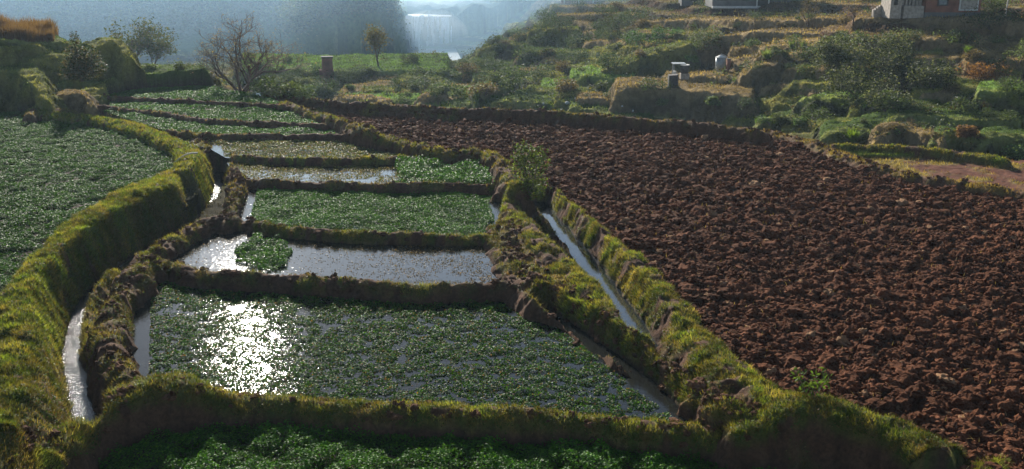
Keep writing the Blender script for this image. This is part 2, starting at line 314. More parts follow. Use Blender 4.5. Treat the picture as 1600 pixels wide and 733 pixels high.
# ------------------------------------------------------------------ valley and hill control points: (px, py, z)
CP = [(-500, 150, 2), (-300, 120, 3), (-200, 60, 4.5), (0, 160, .9), (60, 162, .9), (110, 160, .9), (150, 142, 1.1), (60, 125, 1.8), (0, 110, 2.6), (150, 110, 2.0), (190, 130, 1.3), (300, 128, 1.2),
      (20, 75, 3.5), (80, 80, 3.1), (120, 85, 2.8), (170, 85, 2.9), (0, 55, 4.2), (60, 52, 4.2), (330, 136, 1.1),
      (500, 150, -3.5), (420, 130, -4.2), (430, 112, -4.6), (520, 110, -4.6), (600, 103, -4.8), (600, 140, -3.6), (660, 155, -3.2), (700, 130, -4), (670, 100, -6), (640, 108, -5.2), (750, 150, -3), (800, 165, -2.6),
      (850, 160, -2.5), (950, 150, -2.2), (1050, 165, -2.2), (1150, 175, -2.2), (1200, 190, -2.2), (1270, 200, -1.8), (1300, 215, -1.3), (1400, 218, -1.1), (1550, 225, -.9), (1700, 230, -.8),
      (1400, 180, -.5), (1550, 180, -.3), (1400, 150, .1), (1550, 150, .4), (1400, 100, 1.5), (1550, 100, 1.6), (1700, 110, 1.6), (1400, 60, 2.8), (1600, 65, 2.9), (1400, 27, 3.9), (1600, 30, 4.0), (1800, 40, 4.2),
      (1300, 170, -1.0), (1300, 130, .3), (1280, 80, 1.8), (1290, 45, 2.8), (1300, 18, 3.6),
      (1150, 150, -1.2), (1150, 112, -.2), (1150, 70, 1.2), (1150, 40, 2.2), (1150, 14, 3.0), (1050, 120, -1.2), (1000, 120, -1.6), (1040, 60, 1.0), (1000, 60, .5), (1000, 22, 2.0), (930, 90, -1.4), (920, 55, -.6), (900, 15, 1.2),
      (850, 125, -3), (850, 80, -2.5), (840, 40, -.4), (850, 5, 1.5), (780, 120, -3.8), (765, 85, -2.6), (790, 50, -1.2), (815, 25, 0), (720, 92, -5.0)]
cp = [W(a, b, z) for a, b, z in CP]
cp += [WD(a, 0, d)*np.array([1, 1, 0])+np.array([0, 0, z]) for a, d, z in [(-300, 80, 3), (60, 72, 3), (150, 68, 1), (230, 68, -1.5), (330, 66, -2.5), (200, 85, -4), (300, 95, -4.5), (0, 100, -3), (400, 70, -2.5),
      (500, 65, -3), (600, 62, -3), (700, 60, -3), (800, 58, -2.8), (900, 55, -2.4), (1000, 54, -2.2), (1100, 52, -2.1), (1200, 50, -2), (1300, 47, -1), (1500, 44, -1), (1700, 40, -1),
      (700, 140, -6.5), (760, 150, -6.5), (800, 165, -3), (850, 165, 2), (1000, 160, 4), (1200, 160, 6), (1500, 130, 6), (1800, 120, 6), (100, 130, -4.5), (300, 130, -5), (500, 135, -5), (600, 132, -5.5),
      (400, 165, -5), (-200, 140, -3), (1100, 125, 4), (1300, 110, 5), (1500, 100, 4.6), (800, 30, .3), (400, 30, .3), (1200, 30, .3), (0, 30, .7), (-400, 30, .8), (1600, 25, .3), (800, 15, -1), (0, 15, -1), (1600, 15, -1), (200, 45, .8), (700, 45, .6)]]
cp = np.array(cp)
def _k(d): return np.sqrt(d*d+4.)
_A = _k(np.hypot(cp[:, None, 0]-cp[None, :, 0], cp[:, None, 1]-cp[None, :, 1]))
_n = len(cp); _M = np.zeros((_n+1, _n+1)); _M[:_n, :_n] = _A-np.eye(_n)*.3; _M[:_n, _n] = 1; _M[_n, :_n] = 1
_w = np.linalg.solve(_M, np.r_[cp[:, 2], 0])
def rbf(X, Y):
    r = np.full(X.shape, _w[_n])
    for i in range(_n): r += _w[i]*_k(np.hypot(X-cp[i, 0], Y-cp[i, 1]))
    return r
# left hill outline (foot of the hill along the valley and the river gorge)
HL = np.array([WD(a, 0, d)[:2] for a, d in [(-1200, 150), (-300, 150), (0, 150), (250, 146), (480, 142), (560, 142), (628, 150), (640, 165), (636, 190), (640, 230), (610, 330), (560, 520), (-1500, 520)]])
HL = np.vstack([HL])
URIV = np.array([WD(a, 0, d)[:2] for a, d in [(634, 165), (706, 165), (702, 170), (672, 172), (636, 171)]])
def farz(X, Y):
    """the big hills beyond the river"""
    ins = inpoly(X, Y, HL); d, _, _ = pdist(X, Y, np.vstack([HL, HL[:1]]), [])
    n = fb(X*.03, Y*.03, 31, 4)
    foot = Y < 190
    h = np.where(ins, -5.5+.14*np.minimum(d, 14)+.5*np.clip(d-8, 0, 42)+n*4*sm(4, 25, d), -99)
    # gorge side is steep
    dr, _, _ = pdist(X, Y, HL[6:12], []); h = np.where(ins, np.maximum(h, -6.5+np.minimum(dr*1.8, 7)*sm(26, 8, dr)+n*2), h)
    # hill behind the fall and behind the houses
    az = X/Y; p0 = 800+F*az
    d2 = Y-np.interp(p0, [600, 690, 760, 900, 1100, 1300, 1600, 2000], [255, 245, 215, 205, 195, 175, 150, 140])
    h2 = np.where(p0 > 560, -4+.62*np.clip(d2, 0, 90)+n*7*sm(0, 25, d2), -99); h2 = np.where(d2 > 0, h2, -99)
    h3 = np.where((p0 > 540) & (p0 < 850) & (Y > 166+1.5*fb(X*.5, Y*.5, 9, 3)+.06*np.clip(p0-705, 0, 200)), -1.2+.8*n+1.2*fb(X*.3, Y*.3, 19, 3)+.02*np.clip(p0-710, 0, 150), -99); h3 = np.where(inpoly(X, Y, URIV), np.minimum(h3, -2.2), h3)
    return np.maximum(np.maximum(h, h2), h3)

# ledges: crest traced by pixel, face height in px, width of the flat behind it in metres
LEDGES = []
def base_at(x, y): return float(rbf(np.array([x]), np.array([y]))[0])
def ledge(pts, hp, back, cls='green', d0=40, mix=1.):
    P = []
    for p in pts:
        px, py = p[:2]; ds = np.arange(d0, 175, .5); r_ = ray(px, py); q = ds/r_[1]
        k_ = CAMZ+r_[2]*q < rbf(r_[0]*q, ds)+hp*ds/F*.765; d = ds[np.argmax(k_)] if k_.any() else ds[-1]
        P.append(WD(px, py, d))
    P = np.array(P)
    k = np.ones(3)/3; D = P[:, 1].copy(); Dp = np.r_[D[:1], D, D[-1:]]; D = np.convolve(Dp, k, 'valid')
    P = np.array([WD(p[0], p[1], dd) for p, dd in zip(pts, D)])
    P = catmull(P, 4)
    H = hp*P[:, 1]/F+.8
    u = P[:, :2]/np.linalg.norm(P[:, :2], axis=1)[:, None]; poly = np.vstack([P[:, :2], (P[:, :2]+u*back)[::-1]])
    LEDGES.append(dict(P=P, H=H, poly=poly, back=back, cls=cls))
# left terraces
L_ = ledge
L_([(-90, 112), (-30, 108), (10, 112), (38, 120), (60, 142), (74, 158)], 42, 5, 'grass')
L_([(28, 112), (48, 98), (85, 90), (102, 100), (120, 123)], 36, 2.5, 'grass')
L_([(112, 110), (138, 90), (163, 69), (182, 68), (196, 90), (208, 120)], 46, 2.0, 'grass')
L_([(-90, 82), (0, 78), (40, 73), (68, 75), (86, 93)], 25, 3, 'grass')
L_([(-150, 62), (0, 63), (60, 66), (100, 66), (128, 82)], 14, 6, 'green')
L_([(72, 146), (105, 133), (150, 130), (165, 134)], 14, 3, 'green')
L_([(128, 150), (152, 142), (180, 129), (196, 130), (206, 158)], 26, 1.4, 'grass')
L_([(66, 158), (82, 149), (128, 146), (140, 166)], 20, 1.2, 'dry')
L_([(190, 132), (203, 122), (250, 120), (312, 122), (324, 134)], 20, 5, 'green')
L_([(320, 140), (345, 133), (372, 140), (392, 150)], 8, 1.2, 'dry')
# valley floor, left and middle
L_([(380, 108), (430, 110), (500, 111), (560, 112), (640, 110), (700, 111)], 22, 14, 'bright')
L_([(425, 133), (440, 127), (470, 127), (500, 128)], 10, 4, 'grass')
L_([(440, 140), (500, 141), (520, 140)], 6, 3, 'green')
L_([(533, 149), (555, 143), (575, 137), (612, 133)], 11, 3, 'dry')
L_([(568, 144), (620, 142), (655, 146), (690, 147)], 13, 3, 'grass')
L_([(540, 159), (640, 160), (700, 164)], 7, 4, 'bright')
L_([(624, 133), (640, 124), (670, 125), (692, 131)], 14, 4, 'grass')
L_([(655, 166), (672, 151), (692, 152), (700, 164)], 14, 1.5, 'dry')
L_([(676, 152), (700, 150), (728, 153), (745, 158)], 10, 7, 'bright')
L_([(742, 165), (750, 143), (775, 137), (800, 140)], 26, 4, 'green')
L_([(768, 162), (800, 158), (860, 163)], 14, 5, 'green')
L_([(700, 118), (745, 112), (800, 116)], 12, 5, 'green')
# right valley
L_([(868, 162), (878, 150), (894, 147), (925, 149)], 14, 3, 'grass')
L_([(903, 168), (914, 155), (935, 155), (985, 161)], 16, 3, 'dry')
L_([(892, 168), (940, 176), (985, 184), (1020, 190)], 10, 2.5, 'green')
L_([(962, 152), (983, 135), (1040, 138), (1100, 143), (1150, 148), (1175, 160)], 44, 4, 'dry')
L_([(893, 139), (914, 120), (960, 125), (990, 130)], 16, 6, 'bright')
L_([(848, 140), (905, 139)], 9, 6, 'bright')
L_([(812, 113), (870, 117)], 10, 4, 'dry')
L_([(825, 152), (840, 142), (870, 146)], 14, 3, 'grass')
L_([(1040, 124), (1100, 119), (1150, 126)], 16, 4, 'dry')
L_([(940, 114), (1000, 93), (1050, 77), (1080, 70)], 26, 3, 'grass')
L_([(1185, 190), (1200, 184), (1275, 184), (1290, 192)], 14, 4, 'green')
L_([(1250, 162), (1262, 153), (1340, 155), (1352, 164)], 26, 4, 'bright')
L_([(1385, 200), (1400, 187), (1430, 181), (1500, 186), (1590, 189)], 22, 3, 'green')
L_([(1285, 219), (1320, 206), (1370, 203), (1398, 191), (1414, 184)], 16, 3, 'green')
L_([(1366, 222), (1384, 206), (1405, 198), (1424, 206), (1460, 213), (1472, 222)], 18, 2, 'dry')
L_([(1458, 223), (1480, 211), (1510, 213), (1528, 222)], 14, 2, 'green')
L_([(1533, 224), (1560, 212), (1600, 216), (1700, 222)], 17, 2.5, 'green')
L_([(1530, 140), (1600, 143), (1700, 147)], 42, 3, 'bright')
L_([(1508, 108), (1524, 87), (1545, 81), (1562, 91), (1600, 93), (1700, 95)], 24, 3, 'dry')
L_([(1410, 97), (1440, 93), (1480, 92), (1520, 90)], 18, 3, 'dry')
L_([(1360, 62), (1450, 61), (1600, 70), (1720, 76)], 19, 4, 'gold')
L_([(1340, 30), (1430, 29), (1530, 31), (1600, 36), (1720, 40)], 13, 4, 'gold')
L_([(1190, 74), (1240, 70), (1290, 74)], 12, 3, 'dry')
L_([(1100, 62), (1180, 50), (1290, 55)], 10, 3, 'gold')
L_([(1000, 35), (1080, 30), (1180, 32), (1320, 30)], 9, 4, 'gold')
L_([(1000, 52), (1060, 55), (1120, 50)], 9, 3, 'gold')
L_([(1180, 92), (1195, 84), (1220, 82)], 30, 3, 'gold')
L_([(1160, 118), (1185, 105), (1215, 98)], 26, 2, 'dry')
L_([(835, 46), (870, 45), (905, 47)], 27, 5, 'grass')
L_([(870, 25), (950, 22), (1000, 24)], 9, 4, 'dry')
L_([(860, 12), (930, 10), (990, 12)], 7, 4, 'dry')
L_([(820, 80), (900, 82), (935, 82)], 12, 4, 'green')

rl_ = np.random.default_rng(77)
for (n_, x0_, x1_, y0_, y1_, hp_, cl_) in [(16, 540, 760, 118, 160, (6, 12), ['grass', 'green', 'dry']), (16, 740, 960, 90, 165, (6, 13), ['grass', 'green', 'green', 'dry']), (14, 800, 1010, 30, 95, (5, 9), ['grass', 'dry', 'grass']),
        (16, 1160, 1600, 150, 200, (6, 12), ['grass', 'dry', 'grass']), (12, 1160, 1340, 60, 140, (6, 12), ['dry', 'gold', 'grass']), (10, 1420, 1600, 75, 150, (6, 12), ['dry', 'grass', 'gold'])]:
    for _ in range(n_):
        cx_ = rl_.uniform(x0_, x1_); cy_ = rl_.uniform(y0_, y1_); wd_ = rl_.uniform(25, 75); ar_ = rl_.uniform(3, 9); sk_ = rl_.uniform(-5, 5)
        if y0_ < 100 and x1_ < 1011 and cy_ < 112-(cx_-700)*.7: continue
        L_([(cx_+wd_*t, cy_+ar_*t*t+sk_*t+rl_.uniform(-1.2, 1.2)) for t in (-1, -.5, 0, .5, 1)], rl_.uniform(*hp_), rl_.uniform(1.5, 4), cl_[rl_.integers(3)])
CLS = {'green': (.065, .10, .022), 'bright': (.13, .21, .04), 'grass': (.10, .12, .025), 'dry': (.2, .14, .06), 'gold': (.17, .12, .06)}

CARVE = [([(134, 700), (130, 650), (117, 590), (112, 545), (121, 500), (150, 455), (200, 412), (270, 370), (318, 345), (332, 325), (341, 300), (342, 270)], -.36, .18, 3.0),
         ([(842, 318), (853, 334), (872, 354), (893, 380), (915, 405), (940, 440), (970, 480), (998, 522), (1012, 548)], -.1, .27, 2.2),
         ([(226, 488), (224, 520), (230, 560), (240, 598)], 0., .2, 3), ([(848, 486), (880, 505), (940, 548), (1000, 590), (1050, 640)], 0., .17, 3),
         ([(396, 306), (392, 325), (384, 345)], .345, .24, 3), ([(776, 318), (768, 335), (764, 356)], .345, .2, 3)]
def terrain(X, Y):
    """height, region id and colour of every point of the ground"""
    sh = X.shape; x = X.ravel(); y = Y.ravel(); n = len(x)
    z = np.full(n, -1.); reg = np.zeros(n, np.int16); col = np.zeros((n, 3)); ga = np.zeros(n)       # ga: how grassy
    near = np.zeros(n, bool)
    p0 = 800+F*x/y
    # --- far ground
    mfar = np.ones(n, bool)
    b = rbf(x, y)
    lf = fb(x*.11, y*.11, 3, 3); 
    amp = sm(50, 62, y)
    bb = b+lf*.9*amp+fb(x*.5, y*.5, 8, 3)*.25*amp
    stp = .8; q = bb/stp; fl = np.floor(q); fr = q-fl; t = (fl+sm(.55, .98, fr)*.9+.1*fr)*stp; tf = sm(165, 140, y); t = t*tf+bb*(1-tf)
    zb = np.where(y > 40, t-.35, b-.3)+.12*fb(x*1.3, y*1.3, 12, 3)*amp
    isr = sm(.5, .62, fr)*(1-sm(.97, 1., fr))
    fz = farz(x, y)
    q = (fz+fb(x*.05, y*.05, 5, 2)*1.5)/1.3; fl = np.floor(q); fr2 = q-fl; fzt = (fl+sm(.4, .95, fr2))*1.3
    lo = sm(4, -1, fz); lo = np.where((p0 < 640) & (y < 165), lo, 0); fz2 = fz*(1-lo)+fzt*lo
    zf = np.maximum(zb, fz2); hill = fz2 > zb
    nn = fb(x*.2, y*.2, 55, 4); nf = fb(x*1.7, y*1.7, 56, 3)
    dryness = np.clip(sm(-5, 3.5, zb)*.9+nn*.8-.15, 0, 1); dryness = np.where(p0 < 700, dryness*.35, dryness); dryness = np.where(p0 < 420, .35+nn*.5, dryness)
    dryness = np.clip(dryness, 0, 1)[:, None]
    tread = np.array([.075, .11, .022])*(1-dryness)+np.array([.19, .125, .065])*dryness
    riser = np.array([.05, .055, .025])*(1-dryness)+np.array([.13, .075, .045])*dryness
    c = tread*(1-isr[:, None])+riser*isr[:, None]*.75; c = c*(1+.5*nf[:, None])  # risers darkened in their colour to deepen the shade on the faces
    lit_rim = (sm(.9, .97, fr)+sm(.1, .0, fr))[:, None]*sm(-.3, .1, nn+.2)[:, None]*(1-tf*0)[:, None]*.7; c = c*(1-lit_rim)+(np.array([.27, .27, .09])*(1-dryness)+np.array([.34, .25, .13])*dryness)*lit_rim  # pale grass on terrace crests, brightened to paint in a sunlit rim
    hc = np.where((fz[:, None] < 2.5) & (p0[:, None] < 640), np.array([.09, .14, .03]), np.array([.05, .065, .025]))
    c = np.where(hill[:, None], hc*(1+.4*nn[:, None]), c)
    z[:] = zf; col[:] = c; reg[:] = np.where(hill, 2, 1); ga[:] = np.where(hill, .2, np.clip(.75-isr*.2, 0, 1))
    # river
    # --- ledges
    for k, L in enumerate(LEDGES):
        P = L['P']; m = (x > P[:, 0].min()-12) & (x < P[:, 0].max()+12) & (y > P[:, 1].min()-8) & (y < P[:, 1].max()+L['back']*1.2+8)
        if not m.any(): continue
        xs = x[m]; ys = y[m]
        d, (zc, H), _ = pdist(xs, ys, P[:, :2], [P[:, 2], L['H']])
        ins = inpoly(xs, ys, L['poly']); dd, _, _ = pdist(xs, ys, np.vstack([L['poly'], L['poly'][:1]]), [])
        out = np.where(ins, 0, dd); e = fb(xs*.9, ys*.9, 100+k, 3)*.8*sm(0, .6, out)+fb(xs*.25, ys*.25, 115+k, 2)*.5*sm(0, .6, out)
        zz = zc+.02*np.where(ins, d, 0)-np.maximum(0, out+e*.6)*1.9+.16*fb(xs*1.2, ys*1.2, 130+k, 3)+.1*bil(xs*.8, ys*.8, 140+k)-.1*np.exp(-(d/.35)**2)*ins
        up = zz > z[m]; fl_ = (~ins) & (out > .12)
        idx = np.where(m)[0][up]; z[idx] = zz[up]
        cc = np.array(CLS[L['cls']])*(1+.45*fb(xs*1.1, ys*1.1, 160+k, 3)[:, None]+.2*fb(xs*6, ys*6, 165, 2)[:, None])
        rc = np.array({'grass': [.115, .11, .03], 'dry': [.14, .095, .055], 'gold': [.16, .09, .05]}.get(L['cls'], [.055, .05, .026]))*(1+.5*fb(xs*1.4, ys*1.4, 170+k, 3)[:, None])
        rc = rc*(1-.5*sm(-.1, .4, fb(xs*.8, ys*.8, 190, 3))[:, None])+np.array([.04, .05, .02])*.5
        rim = (np.exp(-((d-.15*ins)/.38)**2)*sm(-.35, .1, fb(xs*.9, ys*.9, 195, 3)+.25))[:, None]*np.where(fl_ & (d > .5), 0, 1)[:, None]  # strip along the ledge crest where a sunlit rim is painted
        pale = {'grass': [.30, .27, .07], 'bright': [.28, .32, .08], 'green': [.26, .27, .08]}.get(L['cls'], [.36, .26, .13])  # pale edge grass tints, raised to stand in for sun on the crest
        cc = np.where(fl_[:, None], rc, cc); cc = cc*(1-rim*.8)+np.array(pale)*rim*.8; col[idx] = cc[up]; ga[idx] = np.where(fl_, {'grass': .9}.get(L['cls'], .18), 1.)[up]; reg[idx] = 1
    # --- levels
    bed = fb(x*1.1, y*1.1, 20, 4)
    for k, (nm, lz, poly, lab, cls) in enumerate(LEVELS):
        m = inpoly(x, y, poly); near |= m
        if cls == 'plough':
            xs = x[m]; ys = y[m]
            h = .10*bil(xs*3.1+.3*vn(xs*4, ys*4), ys*3.1, 40)+.07*bil(xs*6.3, ys*6.3, 41)+.03*fb(xs*9, ys*9, 42, 2)+.05*fb(xs*.5, ys*.5, 43, 3)
            z[m] = lz-.06+h; g = fb(xs*.8, ys*.8, 44, 4)[:, None]
            col[m] = np.array([.086, .035, .017])*(1+.35*g); ga[m] = 0
        elif cls == 'patchy':
            z[m] = lz+.05*bed[m]; g = sm(-.15, .25, fb(x[m]*.9, y[m]*.9, 45, 4))[:, None]
            u_, v_ = proj(np.stack([x[m], y[m], z[m]], -1)); st = (v_ < 247+.004*(u_-1330)) [:, None]
            col[m] = np.where(st, np.array([.14, .17, .035]), (np.array([.12, .05, .032])*(1-g)+np.array([.2, .15, .06])*g)*(1+.5*fb(x[m]*4, y[m]*4, 46, 3)[:, None])); ga[m] = np.where(st[:, 0], 1, .5*g[:, 0]); z[m] += .12*st[:, 0]+.05*fb(x[m]*2.5, y[m]*2.5, 47, 3)
        else:
            z[m] = lz+.05*bed[m]+.02*fb(x[m]*7, y[m]*7, 46, 3); col[m] = np.array([.045, .032, .02])*(1+.4*bed[m][:, None]); ga[m] = 0
            if nm == 'L0': z[m] -= .0
        reg[m] = 10+k
    # --- banks
    for k, (key, B) in enumerate(BANKS.items()):
        P = B['P']; r = B['rough']; m = (x > P[:, 0].min()-2.5) & (x < P[:, 0].max()+2.5) & (y > P[:, 1].min()-2.5) & (y < P[:, 1].max()+2.5)
        if not m.any(): continue
        xs = x[m]; ys = y[m]; d, (zc, hw, s1), side = pdist(xs, ys, P[:, :2], [P[:, 2], P[:, 3], P[:, 4]])
        d = d+.13*r*fb(xs*1.6, ys*1.6, 200+k, 3)*sm(0, .4, d)+.03*r*fb(xs*7, ys*7, 220+k, 2)
        s = np.where(side > 0, B['s2'], s1); t = np.maximum(0, d-hw); e = .10
        zz = zc-.09*np.minimum(d/hw, 1)**2-s*(np.sqrt(t*t+e*e)-e)+.1*r*fb(xs*.9, ys*.9, 240+k, 3)+.07*r*fb(xs*4, ys*4, 260+k, 3)+.11*r*bil(xs*2.6, ys*2.6, 270+k)
        up = zz > z[m]; idx = np.where(m)[0][up]; z[idx] = zz[up]; reg[idx] = 40+k
        tt = t[up]; g1 = fb(xs[up]*1.5, ys[up]*1.5, 280, 4); g2 = fb(xs[up]*5, ys[up]*5, 290, 3)
        gr = np.clip(B['grass']+g1*.7-(1.9 if key in ('BB', 'BM') else 1.5)*sm(.05, .32, tt)*(1.0-(.6 if (key in ('BL', 'RB', 'R2')) else 0)), 0, 1)[:, None]
        bt_ = .3 if key in ('BL', 'BB', 'BM') else 0; gr = gr*sm(-.32-bt_, .02-bt_, fb(xs[up]*2.6, ys[up]*2.6, 285, 3)+.1*g2)[:, None]; dr = np.clip(B['dry']+g2*.8+g1*.3, 0, 1)[:, None]
        cg = np.array([.085, .12, .02])*(1-dr)+np.array([.21, .15, .05])*dr
        cs = np.array([.105, .055, .032])*(1+.4*g2[:, None])
        col[idx] = cs*(1-gr)+cg*gr; ga[idx] = gr[:, 0]
    # --- ditches and the open water at plot edges are cut through whatever leans over them
    for k, (pts, zw_, hw_, sl_) in enumerate(CARVE):
        P = catmull(np.array([W(a, b, zw_)[:2] for a, b in pts]), 4); m = (x > P[:, 0].min()-2) & (x < P[:, 0].max()+2) & (y > P[:, 1].min()-2) & (y < P[:, 1].max()+2)
        xs = x[m]; ys = y[m]; d, _, _ = pdist(xs, ys, P, []); d = d+.08*fb(xs*2.2, ys*2.2, 500+k, 3); lim = zw_-.12+np.maximum(0, d-hw_)*sl_
        idx = np.where(m)[0]; lo_ = lim < z[m]; z[idx[lo_]] = lim[lo_]; wet = lo_ & (d < hw_+.06); col[idx[wet]] = [.06, .038, .025]; ga[idx[wet]] = 0
    # --- grain that breaks the clean slopes
    return z.reshape(sh), reg.reshape(sh), np.clip(col, .005, .8).reshape(sh+(3,)), ga.reshape(sh)

# ------------------------------------------------------------------ the ground sheet, cut into its regions
def rows():
    r = [2., 8., 12., 14.5]; d = 15.5
    while d < 420:
        r.append(d)
        d += .045+.055*float(sm(20, 48, d))+.10*float(sm(55, 85, d))+.2*float(sm(90, 130, d))+1.3*float(sm(150, 230, d))+2*float(sm(230, 330, d))
    while d < 900: r.append(d); d += 25
    return np.array(r)
def colsx():
    c = list(np.arange(-180, 1781, 2.1)); s = 2.; v = 1780
    while v < 5200: s *= 1.12; v += s; c.append(v)
    s = 2.; v = -180
    while v > -3600: s *= 1.12; v -= s; c.insert(0, v)
    return (np.array(c)-800)/F
RR = rows(); CX = colsx()
GX = CX[None, :]*RR[:, None]; GY = np.broadcast_to(RR[:, None], GX.shape).copy()
Z, REG, GC, GA = terrain(GX, GY)
# sideways grain on steep ground so faces are not clean extrusions
gy, gx = np.gradient(Z); dxs = np.gradient(GX, axis=1); dys = np.gradient(GY, axis=0)
sx = gx/dxs; sy = gy/dys; steep = np.clip(np.hypot(sx, sy)/1.5, 0, 1); isn = (REG >= 10)
amp = np.where(isn, .05, .12)*steep
ox = amp*vn3(GX*5, GY*5, Z*5, 61)+amp*.5*vn3(GX*12, GY*12, Z*12, 62); oy = amp*vn3(GX*5+31, GY*5, Z*5, 63)+amp*.5*vn3(GX*12+31, GY*12, Z*12, 64)
VX = GX+ox; VY = GY+oy; VZ = Z
nr, nc = Z.shape; vid = np.arange(nr*nc).reshape(nr, nc)
Q = np.stack([vid[:-1, :-1], vid[:-1, 1:], vid[1:, 1:], vid[1:, :-1]], -1).reshape(-1, 4)
QR = np.maximum(np.maximum(REG[:-1, :-1], REG[1:, 1:]), np.maximum(REG[:-1, 1:], REG[1:, :-1])).ravel()
AV = np.stack([VX.ravel(), VY.ravel(), VZ.ravel()], 1); AC = GC.reshape(-1, 3)
slope_n = np.stack([-sx.ravel(), -sy.ravel(), np.ones(nr*nc)], 1); slope_n /= np.linalg.norm(slope_n, axis=1)[:, None]
def cut(name, mask, material, label, cat):
    q = Q[mask]
    if not len(q): return
    u, inv = np.unique(q, return_inverse=True)
    o = mesh(name, AV[u], [inv.reshape(-1, 4)], AC[u], material, smooth=True); return tag(o, label, cat, kind='structure')
qy = GY[:-1, :-1].ravel(); qx = (GX/GY)[:-1, :-1].ravel()*F+800
cut('terraced_hillside', (QR == 1) & (qx >= 720), M_hill, 'terraced brown and green hillside rising to the houses at the right', 'hillside')
cut('valley_floor', (QR == 1) & (qx < 720) & (qx >= 330), M_hill, 'terraced valley floor behind the bare tree and the brick pillar', 'valley floor')
cut('terraced_slope', (QR == 1) & (qx < 330), M_hill, 'lumpy grass covered terraces at the upper left', 'slope')
cut('hills', (QR == 2) & (qx < 690), M_hill, 'big blue hazy hill beyond the valley at the left', 'hill')
cut('hills', (QR == 2) & (qx >= 690), M_hill, 'hazy hill behind the waterfall and the houses', 'hill')
for k, (nm, lz, poly, lab, cls) in enumerate(LEVELS):
    nme = {'plough': 'ploughed_field', 'patchy': 'bare_field'}.get(cls, 'ditch_bed' if nm in ('LC', 'RC') else 'field_soil')
    cut(nme, QR == 10+k, M_plough if cls == 'plough' else M_soil, lab, 'field' if nme != 'ditch_bed' else 'ditch')
for k, (key, B) in enumerate(BANKS.items()): cut('earth_bank', QR == 40+k, M_bank, B['label'], 'earth bank')

def ground(x, y):
    x = np.atleast_1d(np.asarray(x, float)); y = np.atleast_1d(np.asarray(y, float))
    r = np.interp(y, RR, np.arange(nr)); c = np.interp(x/y, CX, np.arange(nc))
    i = np.clip(r.astype(int), 0, nr-2); j = np.clip(c.astype(int), 0, nc-2); a = r-i; b = c-j
    return (Z[i, j]*(1-a)+Z[i+1, j]*a)*(1-b)+(Z[i, j+1]*(1-a)+Z[i+1, j+1]*a)*b
def hit(px, py, dmin=15, dmax=400):
    """the ground point seen at a pixel"""
    d = np.concatenate([np.arange(dmin, 60, .05), np.arange(60, dmax, .2)]); r = ray(px, py); t = d/r[1]; g = ground(r[0]*t, d)
    k = np.argmax(CAMZ+r[2]*t < g)
    if k == 0: k = len(d)-1
    return np.array([r[0]*t[k], d[k], g[k]])

# ------------------------------------------------------------------ water
def sheet(name, poly, z, material, label, cat='water', kind='structure'):
    import mathutils
    P = [mathutils.Vector((p[0], p[1])) for p in poly]
    r = mathutils.geometry.delaunay_2d_cdt(P, [], [list(range(len(P)))], 1, 1e-5)
    V = np.array([[v[0], v[1], z] for v in r[0]]); Fc = np.array([list(f) for f in r[2]])
    n = np.cross(V[Fc[:, 1]]-V[Fc[:, 0]], V[Fc[:, 2]]-V[Fc[:, 0]])[:, 2]; Fc = np.where(n[:, None] < 0, Fc[:, ::-1], Fc)
    return tag(mesh(name, V, [Fc], None, material), label, cat, kind=kind)
LV = {l[0]: l for l in LEVELS}
sheet('pool_water', LV['P1'][2], 0.0, M_water, 'large near pool that mirrors the sun between leafy plants')
sheet('pool_water', LV['P2'][2], .235, M_open, 'open blue grey water strip with a leafy clump at its left')
sheet('pool_water', LV['P3'][2], .345, M_water, 'thin water round the edges of the dense green plot')
sheet('pool_water', LV['P4'][2], .505, M_open, 'pale glittering water strip behind the dense green plot')
sheet('pool_water', LV['P5'][2], .615, M_water, 'water glinting through the speckled plot')
sheet('pool_water', LV['P7'][2], .86, M_water, 'water glinting under the second farthest plot')
sheet('ditch_water', LV['LC'][2], -.36, M_chan, 'narrow bright ditch water along the left grass bank', 'ditch water')
sheet('ditch_water', LV['RC'][2], -.1, M_blue, 'narrow blue ditch water beside the right grass bank', 'ditch water')

